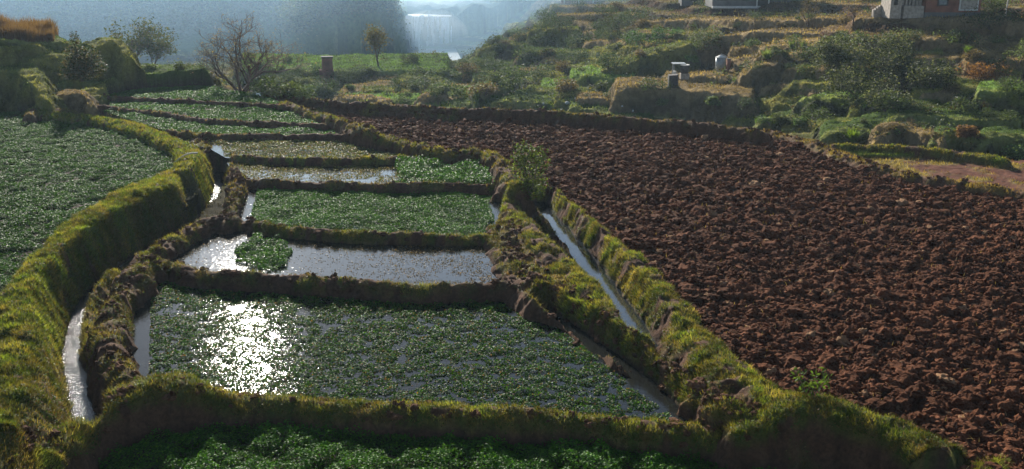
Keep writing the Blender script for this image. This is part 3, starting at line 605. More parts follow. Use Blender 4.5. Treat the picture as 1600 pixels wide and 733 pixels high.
# ------------------------------------------------------------------ crops
def scatter(poly, dens, lim=None):
    poly = np.asarray(poly); x0, y0 = poly[:, 0].min(), max(poly[:, 1].min(), 14); x1, y1 = poly[:, 0].max(), poly[:, 1].max()
    n = int((x1-x0)*(y1-y0)*dens); X = rng.uniform(x0, x1, n); Y = rng.uniform(y0, y1, n)
    m = inpoly(X, Y, poly); X, Y = X[m], Y[m]; p = 800+F*X/Y; m = (p > -170) & (p < 1770); return X[m], Y[m]
def region(X, Y):
    r = np.interp(Y, RR, np.arange(nr)); c = np.interp(X/Y, CX, np.arange(nc)); return REG[np.round(r).astype(int), np.round(c).astype(int)]
GREEN = np.array([.036, .105, .012])
WZ = {'P1': 0., 'P2': .235, 'P3': .345, 'P4': .505, 'P5': .615, 'P7': .86}
def crop(nm, dens, size, label, hmax=.14, cover=-.3, cs=1.6, col=GREEN, up=.35, keep=None, brown=0., zw=0.):
    k = [l[0] for l in LEVELS].index(nm); X, Y = scatter(LEVELS[k][2], dens); zw = WZ.get(nm, -9)
    m = region(X, Y) == 10+k; X, Y = X[m], Y[m]
    c = fb(X*cs, Y*cs, 300+k, 4)+.5*bil(X*3.5, Y*3.5, 310+k)-.1; m = c+rng.uniform(-.12, .12, len(X)) > cover
    if keep is not None: m &= keep(X, Y)
    X, Y, c = X[m], Y[m], c[m]
    hh = np.clip((c-cover)*.8, .1, 1)*hmax; zz = np.maximum(ground(X, Y), zw)+hh*rng.uniform(.15, 1, len(X))
    cc = np.broadcast_to(col, (len(X), 3)).copy(); b = rng.random(len(X)) < brown; cc[b] = [.16, .11, .05]
    y = rng.random(len(X)) < .25; cc[y] = cc[y]*[1.9, 1.5, 1.]; cc = cc*(.75+.5*np.clip(c-cover, 0, 1))[:, None]
    V, Fc, C = cards(np.c_[X, Y, zz], size*rng.uniform(.6, 1.35, len(X)), cc, up, colvar=.4)
    return tag(mesh('crop_leaves', V, [Fc], C, M_leaf), label, 'crop', kind='stuff')
def pxy(X, Y, z): return proj(np.stack([X, Y, np.full_like(X, z)], -1))
crop('LF', 2300, .05, 'dense low green crop filling the big left field', .2, -.22, 2.4, col=GREEN*.85)
crop('L0', 2200, .052, 'dense green crop on the lowest plot at the bottom edge', .27, -.3, 2.2, col=GREEN*1.15)
def k1(X, Y):
    u, v = pxy(X, Y, 0); left = u > 232+(600-v)*.03; right = u < 845+(v-480)*1.25-12
    return left & right
crop('P1', 1500, .048, 'sparse leafy plants poking through the sun glitter of the near pool', .15, .03, 4.6, keep=k1, brown=.12)
def k2(X, Y):
    u, v = pxy(X, Y, .25); clump = (((u-412)/40)**2+((v-398)/26)**2) < 1+.5*vn(X*3, Y*3); return clump
crop('P2', 1300, .07, 'dark leafy clump standing in the open water strip', .2, -.6, 1.8, keep=k2)
crop('P2', 420, .042, 'thin brown weeds scattered over the open water strip', .05, .02, 2.6, col=np.array([.1, .075, .035]), brown=.5, keep=lambda X, Y: rng.random(len(X)) < np.clip((pxy(X, Y, .25)[0]-430)/330, .12, 1))
def k3(X, Y):
    u, v = pxy(X, Y, .34); return (u > 402-(v-300)*.25) & (u < 772)
crop('P3', 2100, .05, 'dense green plants in the plot behind the open water', .16, -.4, 1.4, keep=k3)
def k4(X, Y):
    u, v = pxy(X, Y, .5); return u > 628+12*vn(X*2, Y*2)
crop('P4', 1100, .08, 'dark green clump at the right end of the pale flooded strip', .42, -.8, 1.2, keep=k4)
crop('P4', 520, .055, 'yellowish weeds in the pale flooded strip', .08, -.02, 1.6, col=np.array([.13, .14, .04]), brown=.25)
crop('P5', 700, .065, 'speckled pale plants standing in the flooded plot', .14, -.18, 1.7, col=np.array([.09, .12, .045]), brown=.25)
crop('P6', 900, .065, 'green plants in the plot below the long thin bund', .15, -.3, 1.2)
crop('P7', 900, .065, 'green plants in the second farthest plot', .15, -.25, 1.2)
crop('P8', 900, .065, 'green plants in the farthest small plot', .15, -.3, 1.2)

# ------------------------------------------------------------------ grass on banks and hillside, taken from the ground sheet
def surf_points(mask, dens, pw=1.):
    i, j = np.where(mask[:-1, :-1]); a = np.abs(dxs[i, j]*dys[i, j])*np.sqrt(1+sx[i, j]**2+sy[i, j]**2)*np.minimum(GA[i, j]**pw, 1)
    k = rng.poisson(a*dens); i = np.repeat(i, k); j = np.repeat(j, k); n = len(i); u = rng.random((n, 1)); v = rng.random((n, 1))
    A = AV.reshape(nr, nc, 3); P = (A[i, j]*(1-u)+A[i, j+1]*u)*(1-v)+(A[i+1, j]*(1-u)+A[i+1, j+1]*u)*v
    N = slope_n.reshape(nr, nc, 3)[i, j]; return P, N, GC[i, j], GA[i, j]
PXG = 800+F*GX/GY; inview = (PXG > -165) & (PXG < 1765)
mk = (REG >= 40) & inview & (GY < 34)
P, N_, C_, g = surf_points(mk, 1400, 1.6)
out = N_*[1, 1, 0]*.8
cl = bil(P[:, 0]*4, P[:, 1]*4, 330)*.7+.3*bil(P[:, 0]*9, P[:, 1]*9, 331); q = cl+rng.uniform(-.15, .15, len(P)) > .12; P, N_, C_, cl, out = P[q], N_[q], C_[q], cl[q], out[q]
V, Fs, C = blades(P-N_*.01, .03+.09*cl, .011, C_*np.clip(1.3+1.5*fb(P[:, 0]*1.7, P[:, 1]*1.7, 78, 3), .35, 2.6)[:, None]+[.012, .008, 0], .8, .5, out)
tag(mesh('bank_grass', V, Fs, C, M_grass), 'short yellow green grass covering the nearer banks', 'grass', kind='stuff')
P, N_, C_, g = surf_points(mk, 700); V, Fc, C = cards(P+N_*rng.uniform(0, .05, (len(P), 1)), .04*rng.uniform(.6, 1.5, len(P)), np.where(rng.random((len(P), 1)) < .3, np.array([[.16, .11, .06]]), np.array([[.06, .10, .025]])), .25)
tag(mesh('creeping_plants', V, [Fc], C, M_leaf), 'small creeping leaves mixed into the grass of the nearer banks', 'ground cover', kind='stuff')
mk = ((REG >= 40) | (REG == 10+[l[0] for l in LEVELS].index('RF'))) & inview & (GY >= 34); P, N_, C_, g = surf_points(mk, 300)
V, Fs, C = blades(P-N_*.01, .11, .03, C_*1.3, .8, .35, N_*[1, 1, 0]*.6)
tag(mesh('bank_grass', V, Fs, C, M_grass), 'rough grass covering the farther bunds', 'grass', kind='stuff')
for nm, mk, dn, hh, ww in [('rough_grass', (REG == 1) & inview & (GY < 72), 70, .1, .035), ('rough_grass', (REG == 1) & inview & (GY >= 72) & (GY < 150), 22, .17, .07)]:
    P, N_, C_, g = surf_points(mk, dn); V, Fs, C = blades(P-N_*.02, hh, ww, C_*(1.25+.8*fb(P[:, 0]*.9, P[:, 1]*.9, 77, 3))[:, None], .9, .5, N_*[1, 1, 0]*.6)
    tag(mesh(nm, V, Fs, C, M_hgrass), 'rough grass on the %s terraces' % ('nearer left and right' if hh < .12 else 'distant valley'), 'grass', kind='stuff')

# ------------------------------------------------------------------ clods on the ploughed field
def ico(sub):
    t = (1+5**.5)/2; v = np.array([[-1, t, 0], [1, t, 0], [-1, -t, 0], [1, -t, 0], [0, -1, t], [0, 1, t], [0, -1, -t], [0, 1, -t], [t, 0, -1], [t, 0, 1], [-t, 0, -1], [-t, 0, 1]])
    f = [[0, 11, 5], [0, 5, 1], [0, 1, 7], [0, 7, 10], [0, 10, 11], [1, 5, 9], [5, 11, 4], [11, 10, 2], [10, 7, 6], [7, 1, 8], [3, 9, 4], [3, 4, 2], [3, 2, 6], [3, 6, 8], [3, 8, 9], [4, 9, 5], [2, 4, 11], [6, 2, 10], [8, 6, 7], [9, 8, 1]]
    v = [list(a/np.linalg.norm(a)) for a in v]
    for _ in range(sub):
        c = {}; nf = []
        def mid(a, b):
            k = (min(a, b), max(a, b))
            if k not in c: p = (np.array(v[a])+v[b])/2; v.append(list(p/np.linalg.norm(p))); c[k] = len(v)-1
            return c[k]
        for a, b, d in f: e, g, h = mid(a, b), mid(b, d), mid(d, a); nf += [[a, e, h], [b, g, e], [d, h, g], [e, g, h]]
        f = nf
    return np.array(v), np.array(f)
def rocks(P, R, sub, nvar=14, rgh=.55, flat=.75):
    v, f = ico(sub); V = []; Fc = []; n = len(P)
    vs = [v*(1+rgh*vn3(v[:, 0]*1.7+k*9, v[:, 1]*1.7, v[:, 2]*1.7, 70+k)+rgh*.6*vn3(v[:, 0]*4+k*9, v[:, 1]*4, v[:, 2]*4, 90+k))[:, None]*rng.uniform(.75, 1.25, 3) for k in range(nvar)]
    T = np.array(vs)[rng.integers(0, nvar, n)]; a = rng.uniform(0, 2*pi, n); ca, sa = np.cos(a)[:, None], np.sin(a)[:, None]
    x = T[..., 0]*ca-T[..., 1]*sa; y = T[..., 0]*sa+T[..., 1]*ca; V = np.stack([x, y, T[..., 2]*flat], -1)*R[:, None, None]+P[:, None]
    Fc = (f[None]+np.arange(n)[:, None, None]*len(v)).reshape(-1, 3); return V.reshape(-1, 3), Fc, len(v)
kpf = [l[0] for l in LEVELS].index('PF')
for lo, hi, dn, sub, lab in [(0, 30, 75, 2, 'nearer'), (30, 70, 42, 1, 'farther')]:
    X, Y = scatter(LEVELS[kpf][2], dn); m = (region(X, Y) == 10+kpf) & (Y >= lo) & (Y < hi); X, Y = X[m], Y[m]
    R = np.clip(rng.lognormal(-3.0, .55, len(X)), .022, .19); zz = ground(X, Y)+R*.25
    V, Fc, k = rocks(np.c_[X, Y, zz], R, sub)
    g = fb(X*.8, Y*.8, 44, 4)[:, None]; C = np.array([.112, .044, .021])*(1+.35*g)*(1+rng.uniform(-.3, .4, (len(X), 1))); t = rng.random(len(X)) < .05; C[t] = [.3, .17, .09]
    tag(mesh('soil_clods', V, [Fc], np.repeat(C, k, 0), M_plough, smooth=False), 'reddish brown clods covering the %s part of the ploughed field' % lab, 'clods', kind='stuff')
X, Y = scatter(LEVELS[kpf][2], 4.5); m = (region(X, Y) == 10+kpf); X, Y = X[m], Y[m]; R_ = rng.uniform(.08, .17, len(X))*(1+.25*fb(X*.4, Y*.4, 93, 2)); V, Fc, k = rocks(np.c_[X, Y, ground(X, Y)+R_*.3], R_, 3, rgh=.5)
tag(mesh('soil_clods', V, [Fc], np.repeat(np.array([.12, .048, .024])*(1+rng.uniform(-.3, .5, (len(X), 1))), k, 0), M_plough, smooth=False), 'biggest clods turned up all over the ploughed field', 'clods', kind='stuff')
X, Y = scatter(LEVELS[kpf][2], 5); m = (region(X, Y) == 10+kpf); X, Y = X[m], Y[m]; P = np.c_[X, Y, ground(X, Y)+.08]
V, Fs, C = blades(P, .1, .012, np.array([.34, .22, .1]), 1.6, .4)
tag(mesh('straw_stubble', V, Fs, C, M_dry), 'loose straw and roots lying among the clods', 'straw', kind='stuff')
# ------------------------------------------------------------------ river, fall, mist
def pxpoly(l, z): return [tuple(W(a, b, z)[:2]) for a, b in l]
sheet('river_water', pxpoly([(560, 118), (700, 112), (722, 95), (712, 76), (628, 76), (655, 90)], -6.5), -6.5, M_river, 'white glittering river below the waterfall', 'river')
sheet('river_water', [tuple(p) for p in URIV+[0, 1.3]], -1.75, M_river, 'bright river above the waterfall lip', 'river')
sheet('pond_water', pxpoly([(385, 160), (396, 143), (424, 142), (436, 160)], -3.0), -3.0, M_water, 'small bright pond just behind the far edge left of the brick pillar', 'pond')
a = np.linspace(0, 1, 60); b = np.linspace(0, 1, 24); A, B = np.meshgrid(a, b); px = 634+A*72
X0 = WD(634, 0, 165.0); X1 = WD(706, 0, 165.0)
fx = X0[0]+(X1[0]-X0[0])*A; fy = 164.6-1.3*np.sqrt(B)-.5*vn(A*14, B*1.5, 5)-.2*vn(A*40, B*3, 6); fz_ = -1.65-B*5.0+.25*vn(A*9, B*0, 7)*(1-B)
v = np.stack([fx, fy, fz_], -1).reshape(-1, 3); id_ = np.arange(v.shape[0]).reshape(24, 60)
f = np.stack([id_[:-1, :-1], id_[1:, :-1], id_[1:, 1:], id_[:-1, 1:]], -1).reshape(-1, 4)
st_ = vn(A*22, B*1.2, 71)+.6*vn(A*47, B*2, 72); kp = (st_[:-1, :-1] > -.25+.5*(A[:-1, :-1]-.3)).ravel(); f = f[kp]; v2 = v+[0, .35, 0]; tag(mesh('waterfall', np.vstack([v, v2]), [np.vstack([f, f[:, ::-1]+len(v)])], None, M_foam, True), 'wide white waterfall dropping into the river in the gorge', 'waterfall', kind='structure')
mv, mf = ico(3); mc = WD(672, 62, 162)
mo = mesh('waterfall_mist', mv*[6.5, 5, 4.8]*(1+.15*vn3(mv[:, 0]*2, mv[:, 1]*2, mv[:, 2]*2, 3))[:, None]+mc, [mf]); tag(mo, 'white spray drifting up from the foot of the waterfall', 'mist', kind='stuff')
mm = bpy.data.materials.new('spray'); mm.use_nodes = True; N = mm.node_tree.nodes; N.remove(N['Principled BSDF'])
pv = N.new('ShaderNodeVolumePrincipled'); pv.inputs['Color'].default_value = (.95, .97, 1, 1); pv.inputs['Density'].default_value = .032; pv.inputs['Anisotropy'].default_value = .3
mm.node_tree.links.new(pv.outputs[0], N['Material Output'].inputs['Volume']); mo.data.materials.append(mm)

# ------------------------------------------------------------------ plants
def leafball(lumps, n, size, col, col2=None, up=.15, seed=0, fill=.35):
    """leaves on and in a set of lumps (x,y,z,r)"""
    lumps = np.asarray(lumps, float); wgt = lumps[:, 3]**2; k = rng.choice(len(lumps), n, p=wgt/wgt.sum())
    D = rng.normal(0, 1, (n, 3)); D /= np.linalg.norm(D, axis=1)[:, None]; rr = np.where(rng.random(n) < fill, rng.random(n)**.5, 1)*(1+.28*vn3(D[:, 0]*2.3+k*7, D[:, 1]*2.3, D[:, 2]*2.3, 11+seed)+.15*rng.normal(0, 1, n))
    P = lumps[k, :3]+D*(rr*lumps[k, 3])[:, None]*[1, 1, .85]; P = P[P[:, 2] > 0.02]
    c = np.broadcast_to(col, (len(P), 3)).copy()
    if col2 is not None: m = rng.random(len(P)) < .35; c[m] = col2
    return cards(P, size*rng.uniform(.6, 1.4, len(P)), c, up)
def branchy(h, seed, stems=3, spread=.5, depth=4, r0=.05, kink=.25, nb=3, lenf=.66):
    rs = np.random.default_rng(seed); mb = MB(); tips = []
    def grow(p, d, L, r, lv):
        n = 5; P = [p]; dd = d.copy()
        for i in range(n):
            dd = dd+rs.normal(0, kink*.35, 3)+[0, 0, .05]; dd /= np.linalg.norm(dd); P.append(P[-1]+dd*L/n)
        P = np.array(P); mb.tube(P, np.linspace(r, r*.55, n+1), 6 if lv < 2 else 3, cap=False)
        if lv >= depth-2: tips.extend([P[3], P[-1]])
        if lv < depth-1:
            for k in range(nb+(lv > 0)):
                i = rs.integers(2, n+1); s = rs.normal(0, 1, 3); s -= s.dot(dd)*dd; s /= np.linalg.norm(s)
                nd = dd*.75+s*spread*1.3; nd[2] += .15; nd /= np.linalg.norm(nd); grow(P[i], nd, L*lenf*rs.uniform(.75, 1.15), r*.52, lv+1)
    for k in range(stems):
        a = k*2*pi/stems+rs.uniform(-.4, .4); sp = spread*.8 if stems > 1 else .06
        d = np.array([cos(a)*sp, sin(a)*sp, 1]); d /= np.linalg.norm(d); grow(np.array([cos(a)*.06, sin(a)*.06, -.1]), d, h*.42*rs.uniform(.85, 1.1), r0, 0)
    return mb, np.array(tips)
def tree(name, loc, label, cat, h, seed, leaves=0, lsize=.1, col=(.06, .09, .03), col2=None, group=None, stems=1, spread=.5, depth=4, r0=.06, kink=.25, nb=3, lj=.15, up=.1, lenf=.66):
    e = empty(name, loc, label, cat, 0, group); mb, tips = branchy(h, seed, stems, spread, depth, r0, kink, nb, lenf)
    hh = tips[:, 2].max(); s = h/hh
    for q in range(len(mb.v)): mb.v[q] = mb.v[q]*s
    tips = tips*s; mb.build('trunk', M_bark, e, True)
    if leaves:
        P = tips[rng.integers(0, len(tips), leaves)]+rng.normal(0, lj, (leaves, 3)); c = np.broadcast_to(col, (leaves, 3)).copy()
        if col2 is not None: c[rng.random(leaves) < .35] = col2
        V, Fc, C = cards(P, lsize*rng.uniform(.6, 1.4, leaves), c, up); mesh('crown', V, [Fc], C, M_bush, parent=e)
    return e
def bush(loc, label, lumps, n, size, col, col2=None, cat='bush', name='bush', group=None, stems=5, up=.15, fill=.35):
    e = empty(name, loc, label, cat, 0, group); V, Fc, C = leafball(lumps, n, size, np.array(col), col2, up, fill=fill); mesh('foliage', V, [Fc], C, M_bush, parent=e)
    mb = MB(); L = np.asarray(lumps, float)
    for q in L[:max(stems, 1)]:
        p = np.linspace(0, 1, 5)[:, None]*q[:3]*[1, 1, .9]+rng.normal(0, .03, (5, 3)); p[0] = [q[0]*.1, q[1]*.1, -.1]; mb.tube(p, np.linspace(.04, .012, 5), 5, False)
    mb.build('stems', M_bark, e, True); return e
def rl(n, w, d, h, r, seed=0):
    rs = np.random.default_rng(seed); return [[rs.uniform(-w, w), rs.uniform(-d, d), rs.uniform(r*.6, h), r*rs.uniform(.7, 1.25)] for _ in range(n)]
def G(px, py, dmin=15, sink=.05): p = hit(px, py, dmin); p[2] -= sink; return p
def top_z(px, py, d): return WD(px, py, d)[2]
def at_d(px, d):
    p = WD(px, 0, d); p[2] = ground(p[0], p[1])[0]-.05; return p

bt = at_d(368, 60.); bt[2] = WD(368, 146, 60)[2]; bte = tree('bare_tree', bt, 'spreading leafless tree with fine twigs beyond the farthest crop plot', 'tree', 4.4, 5, 1500, .07, (.22, .16, .11), (.3, .24, .16), stems=5, spread=.72, depth=5, r0=.085, nb=3, lj=.06, lenf=.7)
bte.scale = (1.35, 1.35, 1.12)
tree('bare_tree', at_d(792, 63), 'small sparse tree with thin twigs behind the ploughed field', 'tree', 4.4, 12, 900, .06, (.08, .09, .045), (.18, .14, .09), stems=2, spread=.6, depth=5, r0=.04, nb=3, lj=.12, lenf=.72)
tree('leafy_tree', G(590, 104, 90), 'lone upright sunlit tree standing by the river meadow', 'tree', 4.0, 21, 1500, .2, (.17, .13, .06), (.1, .11, .05), spread=.36, r0=.08, lj=.34)
tree('leafy_tree', at_d(188, 105), 'hazy rounded tree, the bigger of two below the blue hill', 'tree', 6.2, 31, 2600, .24, (.08, .1, .045), (.16, .15, .08), spread=.48, r0=.1, lj=.45)
tree('leafy_tree', at_d(223, 103), 'hazy rounded tree, the smaller of two below the blue hill', 'tree', 4.6, 33, 1800, .2, (.08, .1, .045), (.16, .15, .08), spread=.42, r0=.09, lj=.35)
sp = G(1262, 45, 60); tree('bare_tree', sp, 'thin twiggy tree on the brown slope below the grey farm building', 'tree', 2.9, 41, 700, .07, (.13, .1, .06), stems=3, spread=.4, depth=4, r0=.035, lj=.14)
sp = G(1330, 42, 60); tree('bare_tree', sp, 'crooked bare sapling left of the brick house', 'tree', 2.2, 43, 160, .06, (.13, .1, .06), stems=1, spread=.6, depth=4, r0=.045, lj=.1)
# trees that stand alone on the hazy hill
for k, (px, py, h, lab) in enumerate([(62, 44, 4.5, 'hazy tree above the tan grass at the top left'), (175, 22, 5, 'slim hazy tree on the hill above the dark bush'), (263, 14, 5, 'slim hazy tree near the top edge above the two rounded trees')]):
    tree('leafy_tree', G(px, py, 110), lab, 'tree', h, 50+k, 1100, .3, (.1, .12, .05), (.17, .15, .08), spread=.42, r0=.09, lj=.4)
bush(WD(118, 50, 53)-[0, 0, 2.5], 'dark pointed bush on the upper left terraces', [[0, 0, .1, .7], [-.1, 0, 1.9, .34], [-.15, 0, 1.4, .5], [.15, 0, .9, .75], [.7, 0, 1.35, .4], [-.35, 0, .6, .6], [.75, 0, .7, .6], [0, 0, .4, .8], [-.12, 0, 2.3, .22]], 7000, .1, (.03, .05, .022), (.12, .09, .05))
# shrub by the right ditch
sb = G(828, 312, 25)
bush(sb, 'leafy green shrub leaning over the head of the blue ditch', [[-.25, 0, 1.75, .34], [.25, 0, 1.6, .3], [0, 0, 1.35, .4], [-.4, .1, 1.35, .3], [-.15, 0, .9, .45], [.15, 0, .6, .45], [0, 0, .3, .5], [.45, .1, 1.25, .25]], 2600, .085, (.05, .075, .022), (.14, .18, .04), name='shrub', cat='shrub')
# young plant
yp = G(1265, 622, 15); e = empty('young_plant', yp, 'young broad leaved plant beside the near corner mound', 'plant'); sm_ = MB(); LP = []
for k in range(9):
    a = k*2.4; t = np.linspace(0, 1, 5)[:, None]; d = np.array([cos(a)*.3, sin(a)*.3, .42+.05*(k % 3)]); p = t*d*[1, 1, 1]+[0, 0, 0]; sm_.tube(p, np.linspace(.008, .004, 5), 4, False)
    LP += list(p[2:])*3+[d]*4
sm_.build('stem', M_bark, e); LP = np.array(LP)+rng.normal(0, .05, (len(LP), 3)); V, Fc, C = cards(LP, .13, np.array([.07, .11, .025]), .1, aspect=.4); mesh('foliage', V, [Fc], C, M_leaf, parent=e)
# spiky rosettes
def rosette(loc, r, n, label, col=(.13, .2, .03), group=None):
    e = empty('spiky_plant', loc, label, 'plant', 0, group)
    V, Fs, C = blades(rng.normal(0, r*.12, (n, 3))*[1, 1, 0], r, r*.13, np.array(col), 1.0, .3); mesh('leaf_blades', V, Fs, C, M_grass, parent=e); MB().cyl((0, 0, -.05), r*.14, r*.2, 8, r*.08).build('stem_base', M_bark, e); return e
rosette(G(1512, 84, 50), .5, 60, 'bright spiky plant on the terrace below the brick house')
rosette(G(1332, 222, 40), .7, 90, 'low bright spiky plant at the far rim of the ploughed field')
rosette(G(1198, 96, 60), .8, 50, 'pale spiky plant right of the metal water tank', (.12, .16, .06))
rosette(G(1238, 76, 60), .7, 50, 'spiky plant, the left one of a pair on the slope above the shaded gully', (.12, .16, .07)); rosette(G(1255, 76, 60), .6, 50, 'spiky plant, the right one of a pair on the slope above the shaded gully', (.12, .16, .07))
for px, py, w_, lab in [(1205, 196, .8, 'sunlit leafy patch, left half of the low bed behind the ploughed field'), (1250, 196, 1.0, 'sunlit leafy patch, right half of the low bed behind the ploughed field')]:
    bush(G(px, py, 45), lab, rl(7, w_, .5, .35, .32, px), 1500, .1, (.09, .15, .05), name='leafy_bed_plant', cat='plant')
# vine covered bushes in the gully
for k, (px, py, w_, h_, n, c, lab) in enumerate([(1296, 112, 1.0, 2.6, 4200, (.055, .07, .035), 'round leafy bush with a sunlit crown left of the big shaded thicket'),
        (1362, 118, 1.7, 3.1, 6500, (.04, .052, .026), 'tallest bush of the dark thicket below the brick house'), (1412, 135, 1.5, 2.4, 4500, (.03, .042, .022), 'dark middle bush of the thicket with a green top'),
        (1345, 155, 1.6, 1.9, 3600, (.03, .04, .022), 'low shaded bush at the foot of the tall thicket'), (1455, 140, 1.2, 1.6, 3000, (.035, .045, .02), 'right end bush of the dark thicket'),
        (1385, 175, 1.0, 1.4, 2400, (.035, .045, .02), 'small rounded bush in the shade under the thicket')]):
    bush(G(px, py, 50), lab, [[np.random.default_rng(k*9+q).uniform(-w_, w_), np.random.default_rng(k*9+q+99).uniform(-.6, .8), h_*(.25+.5*((q*.37) % 1)), w_*.55] for q in range(9)], n, .12, c, (.15, .16, .1), fill=.2)
for px, py, w_, h_, c, lab in [(1105, 80, 1.5, 1.6, (.07, .085, .05), 'pale leafed bush on the slope above the water tank'), (1085, 70, 1.1, 1.3, (.08, .09, .055), 'pale leafed bush left of the one above the water tank'), (965, 48, 1.6, 1.7, (.05, .065, .03), 'big dark dome shaped bush on the shoulder of the hill'),
        (950, 108, 1.2, 1.5, (.04, .06, .03), 'grey green bush behind the bright green terrace'), (1010, 75, 1.3, 1.2, (.03, .07, .02), 'glossy dark green bush on the middle slope'), (1045, 62, 1.1, 1.0, (.035, .08, .02), 'glossy green bush right of the dark middle slope'),
        (900, 100, 1.5, 1.1, (.045, .065, .03), 'shaded bush above the tan path terrace'), (880, 52, 1.1, 2.2, (.04, .055, .03), 'upright dark bush beside the dark earth wall'), (1530, 125, 1.3, .9, (.16, .08, .04), 'reddish dry bush under the rounded brown mound at the right'),
        (1510, 215, .45, .6, (.16, .09, .06), 'reddish twiggy bush between the small mounds at the right'), (1590, 105, 1.2, 1.8, (.07, .09, .04), 'bush with pale leaves at the right edge'), (1548, 48, 1.6, 1.0, (.045, .06, .02), 'rounded bush on the grass terrace right below the brick house'),
        (1553, 20, 1.0, 1.3, (.06, .08, .035), 'bush standing beside the right end of the brick house'), (1598, 245, .7, .45, (.12, .17, .06), 'bright low bush at the right end of the yellow strip'), (1078, 100, .5, .6, (.13, .19, .05), 'yellow green bush beside the small drum'),
        (1120, 170, .5, .6, (.09, .12, .05), 'small weed bush on the shaded bank behind the ploughed field'), (1035, 165, .4, .5, (.1, .11, .05), 'small weed bush on the big brown bank'), (408, 118, .9, 1.3, (.05, .065, .03), 'dark bush left of the light green meadow strip'),
        (530, 135, 1.5, 1.8, (.045, .06, .03), 'dark bush at the foot of the brick pillar'), (555, 128, 1.3, 1.2, (.045, .06, .03), 'dark bush right of the brick pillar'), (490, 150, .9, 1.0, (.09, .13, .05), 'pale green bush near the foot of the brick pillar'),
        (455, 150, .7, .8, (.09, .11, .05), 'sparse bush between the pond and the brick pillar'), (640, 98, .9, 1.0, (.05, .07, .035), 'small hazy bush right of the lone river tree'), (1110, 16, 1.5, .6, (.06, .08, .03), 'low hedge bush below the grey farm building')]:
    bush(G(px, py, 45), lab, rl(8, w_, w_*.5, h_*.8, w_*.5, px), 2000, .11, c, tuple(np.array(c)*1.9), fill=.25)
# reddish tussocks and shrubs scattered over the terraces: copies of a few
protos = []
for k, (c, w_) in enumerate([((.05, .07, .03), .9), ((.06, .075, .03), .7), ((.11, .08, .045), .7), ((.045, .065, .03), 1.1), ((.09, .12, .05), .6)]):
    V, Fc, C = leafball(rl(7, w_, w_*.6, w_*.9, w_*.5, 400+k), 900, .13, np.array(c), np.array(c)*1.9, fill=.2)
    f_ = mesh('foliage', V, [Fc], C, M_bush); mb = MB()
    for q in range(4): mb.tube(np.array([[0, 0, -.1], [.1*q-.15, .1, .3], [.3*q-.4, .1*q, .6]]), [.03, .02, .01], 4, False)
    s_ = mb.build('stems', M_bark, None, True); protos.append((f_, s_))
rs = np.random.default_rng(5); used = set(); cnt = 0
spots = []
def zone(n, x0, x1, y0, y1, lab, grp, ks, smin=.6, smax=1.3, ylim=None, dm=50):
    for _ in range(n):
        px = rs.uniform(x0, x1); py = rs.uniform(y0, y1)
        if ylim and not ylim(px, py): continue
        spots.append((px, py, dm, lab, grp, ks[rs.integers(len(ks))], rs.uniform(smin, smax)))
zone(70, 700, 1000, 5, 150, 'wild bush among the hazy green terraces in the middle of the valley', 'wild bushes on the middle terraces', [0, 1, 2, 3], .6, 1.4, lambda x, y: y > 110-(x-700)*.62 and not (890 < x < 1000 and 112 < y < 135))
zone(110, 1000, 1600, 30, 200, 'low wild bush on the brown hillside at the right', 'wild bushes on the right hillside', [0, 3, 2, 1], .3, 1.0, lambda x, y: not (1030 < x < 1150 and y > 85) and not (x > 1330 and y < 60))
zone(40, 400, 720, 112, 160, 'hazy bush on the valley floor behind the far bund', 'bushes on the valley floor', [0, 1, 3, 4], .5, 1.1)
zone(14, 1380, 1600, 200, 226, 'small tussock bush among the mounds at the right', 'tussocks among the right mounds', [2, 4], .15, .35)
zone(16, 230, 470, 95, 130, 'grey hazy bush in front of the foot of the blue hill', 'bushes at the foot of the blue hill', [1, 2, 4], .5, 1.0, lambda x, y: x < 300 or x > 425, dm=80)
for px, py, dm, lab, grp, k, s in spots:
    f_, s_ = protos[k]; e = empty('wild_bush', G(px, py, dm, .1), lab, 'bush', rs.uniform(0, 6.3), grp); e.scale = (s, s, s*rs.uniform(.8, 1.1))
    if k in used: a_, b_ = f_.copy(), s_.copy(); COL.objects.link(a_); COL.objects.link(b_)
    else: a_, b_ = f_, s_; used.add(k)
    a_.parent = e; b_.parent = e
i, j = np.where((REG == 1) & inview & (GY > 46) & (GY < 150) & ((PXG > 335) | (GY > 78)) & ((fb(GX*.22, GY*.22, 610, 3)+.6*fb(GX*.9, GY*.9, 611, 2)) > .12)); ar = (GY[i, j]**1.0); k = rng.choice(len(i), 2600, p=ar/ar.sum()); Pp = []; cc_ = []; sz_ = []
for a_ in k:
    b = AV.reshape(nr, nc, 3)[i[a_], j[a_]]; r = rng.uniform(.12, .42)*(1+(b[1] > 90)*.5); m = 45; D = rng.normal(0, 1, (m, 3)); D /= np.linalg.norm(D, axis=1)[:, None]
    Pp.append(b+[0, 0, r*.4]+D*r*[1.2, 1.2, .8]*(1+.3*rng.normal(0, 1, (m, 1)))); c = np.array([.055, .075, .03])*rng.uniform(.6, 1.7)*([1.8, 1.05, 1] if rng.random() < (.4 if b[0] > 8 else .2) else [1, 1, 1]); cc_.append(np.broadcast_to(c, (m, 3))); sz_.append(np.full(m, .09+.0006*b[1]))
Pp = np.concatenate(Pp); V, Fc, C = cards(Pp, np.concatenate(sz_)*rng.uniform(.6, 1.4, len(Pp)), np.concatenate(cc_), .2, colvar=.4); tag(mesh('scrub', V, [Fc], C, M_bush), 'low scrub and weeds scattered over all the distant terraces', 'scrub', kind='stuff')
